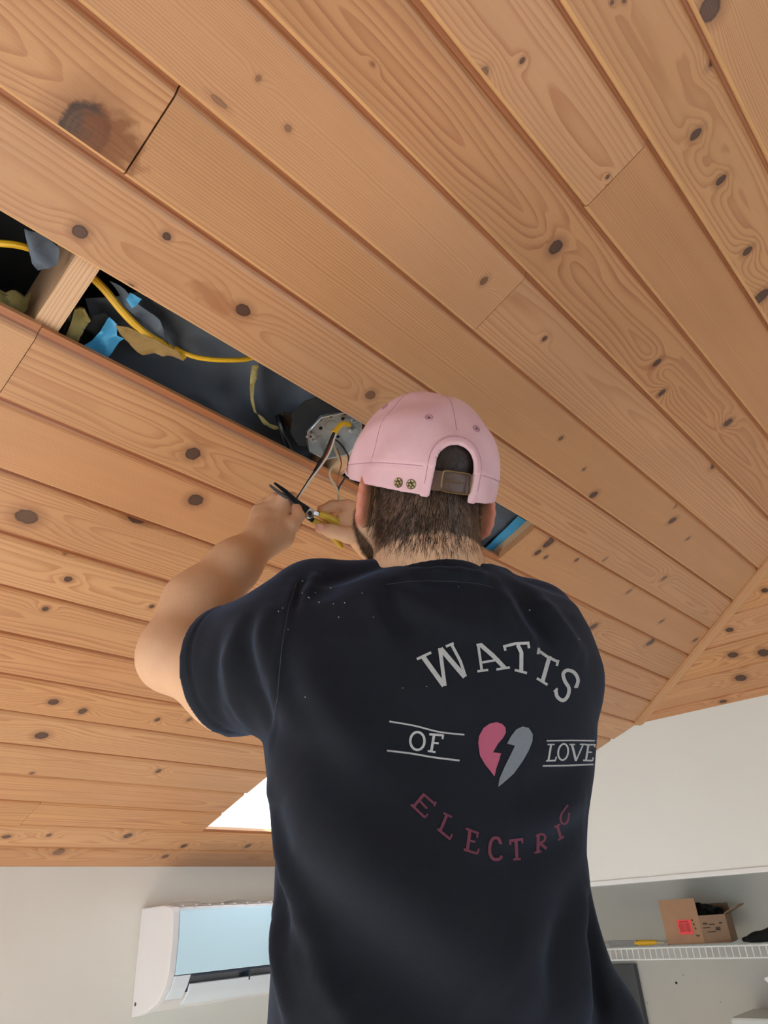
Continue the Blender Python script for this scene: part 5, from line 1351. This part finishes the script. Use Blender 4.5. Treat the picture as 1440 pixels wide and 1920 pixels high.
# putty knife lying on the shelf
ka, kb = XP(1146, 1766, 3.36), XP(1246, 1767, 3.36)
kd = unit(np.array([kb[0] - ka[0], kb[1] - ka[1], 0])); kz = TOP + .011
pk = root('scraper', (3.36, (ka[1] + kb[1]) / 2, TOP), 'scraper with a grey blade and yellow handle lying on the wire shelf', 'scraper')
def KP(s, z=0.0): p = ka + (kb - ka) * s; return np.array([p[0], p[1], kz + z])
mb = MB(); mb.box((KP(-.03) + KP(.5)) / 2, np.linalg.norm(KP(.5) - KP(-.03)), .014, .022, np.stack([kd, [-kd[1], kd[0], 0], [0, 0, 1]], 1)); mb.build('blade_guard', M['grey_steel'], pk, bevel=.002)
mb = MB(); mb.tube([KP(.46), KP(.56), KP(.74), KP(.86)], [.009, .0105, .0105, .0075], 12, 4); mb.build('handle', M['yellow'], pk, True)
mb = MB(); mb.tube([KP(.85, -.001), KP(.93, -.002), KP(1.0, -.002)], [.0060, .0042, .003], 10, 3); mb.build('handle_tip', M['cream_wire'], pk, True)
# black knitted glove / cloth at the right end
Gf = Field((3.25, .75, TOP - .03), (3.55, 1.25, TOP + .10), .005)
ga = XP(1396, 1765, 3.36); gz = TOP + .010
Gf.cone((3.36, ga[1], gz), (3.36, ga[1] - .05, gz + .003), .009, .014, .02); Gf.cone((3.36, ga[1] - .05, gz + .005), (3.37, ga[1] - .15, gz + .018), .016, .034, .03); Gf.cone((3.37, ga[1] - .15, gz + .016), (3.38, ga[1] - .26, gz + .016), .034, .030, .03)
Gf.cone((3.34, ga[1] - .03, gz), (3.33, ga[1] - .12, gz + .01), .010, .016, .02)
Gf.plane((3.36, 1, TOP), (0, 0, -1))
V, Fq = Gf.mesh(); gl_ = fast_obj('glove', V, Fq, M['black_fabric']); tag(gl_, 'black knitted glove at the end of the wire shelf', 'glove')
# dark board leaning behind, against the closet wall
bp = XP(1187, 1808, 3.60)
mb = MB(); mb.box2((3.600, bp[1], 0), (3.638, bp[1] + .30, bp[2])); o = mb.build('board', M['board'], None, bevel=.003); tag(o, 'dark grey board standing upright against the closet back wall', 'board')
# wall marks
mk = None
for (x, y, r) in ((1268, 1843, .006), (1281, 1828, .0022), (1214, 1881, .002), (1351, 1879, .002), (1191, 1840, .004)):
    p = XP(x, y, XB); mb = MB(); mb.lathe(p + np.array([.001, 0, 0]), (-1, .1, 0), [(r, 0), (r * .9, .0015), (r * .3, .002)], 7); o = mb.build('wall_mark', M['hole'], None, True)
    adopt(bpy.data.objects['wall_closet_back'], o)
# pale storage tote with a white spray bottle on it, at the lower right corner
tz = XP(1440, 1904, 3.42)[2]; ty = XP(1390, 1905, 3.42)[1]
tote = root('storage_tote', (3.48, .75, 0), 'pale grey storage tote standing on the closet floor under the wire shelf', 'box')
def tapered(z0, z1, g0, g1):
    xa, xb, ya, yb = 3.34, 3.61, .25, ty + .02
    return [(xa + g0, ya + g0, z0), (xb - g0, ya + g0, z0), (xb - g0, yb - g0, z0), (xa + g0, yb - g0, z0), (xa + g1, ya + g1, z1), (xb - g1, ya + g1, z1), (xb - g1, yb - g1, z1), (xa + g1, yb - g1, z1)]
BF = [(3, 2, 1, 0), (4, 5, 6, 7), (0, 1, 5, 4), (1, 2, 6, 5), (2, 3, 7, 6), (3, 0, 4, 7)]
mb = MB(); mb.add(tapered(.0, tz - .04, .06, .02), BF); mb.build('tub', M['grey_plastic'], tote, bevel=.012)
mb = MB(); mb.add(tapered(tz - .04, tz, .0, .004), BF); mb.build('lid', M['grey_plastic'], tote, bevel=.008)
bt = XP(1446, 1905, 3.46); bz = tz
bo = root('spray_bottle', (3.46, bt[1] - .05, bz), 'white spray bottle on the pale grey tote at the closet', 'bottle')
c = np.array([3.46, bt[1] - .052, bz])
mb = MB(); mb.lathe(c, (0, 0, 1), [(.030, 0), (.034, .004), (.034, .045), (.030, .060), (.016, .075), (.014, .085)], 24); mb.build('bottle_body', M['white_plastic'], bo, True)
mb = MB(); mb.lathe(c + np.array([0, 0, .085]), (0, 0, 1), [(.016, 0), (.016, .016), (.012, .018)], 18); mb.build('collar', M['white_plastic'], bo, True)
mb = MB(); mb.box(c + np.array([0, .006, .112]), .016, .050, .018); mb.box(c + np.array([0, .034, .113]), .010, .008, .010); mb.tube([c + np.array([0, .016, .105]), c + np.array([0, .026, .092]), c + np.array([0, .022, .078])], .0035, 8, 4); mb.build('trigger_head', M['white_plastic'], bo, bevel=.002)
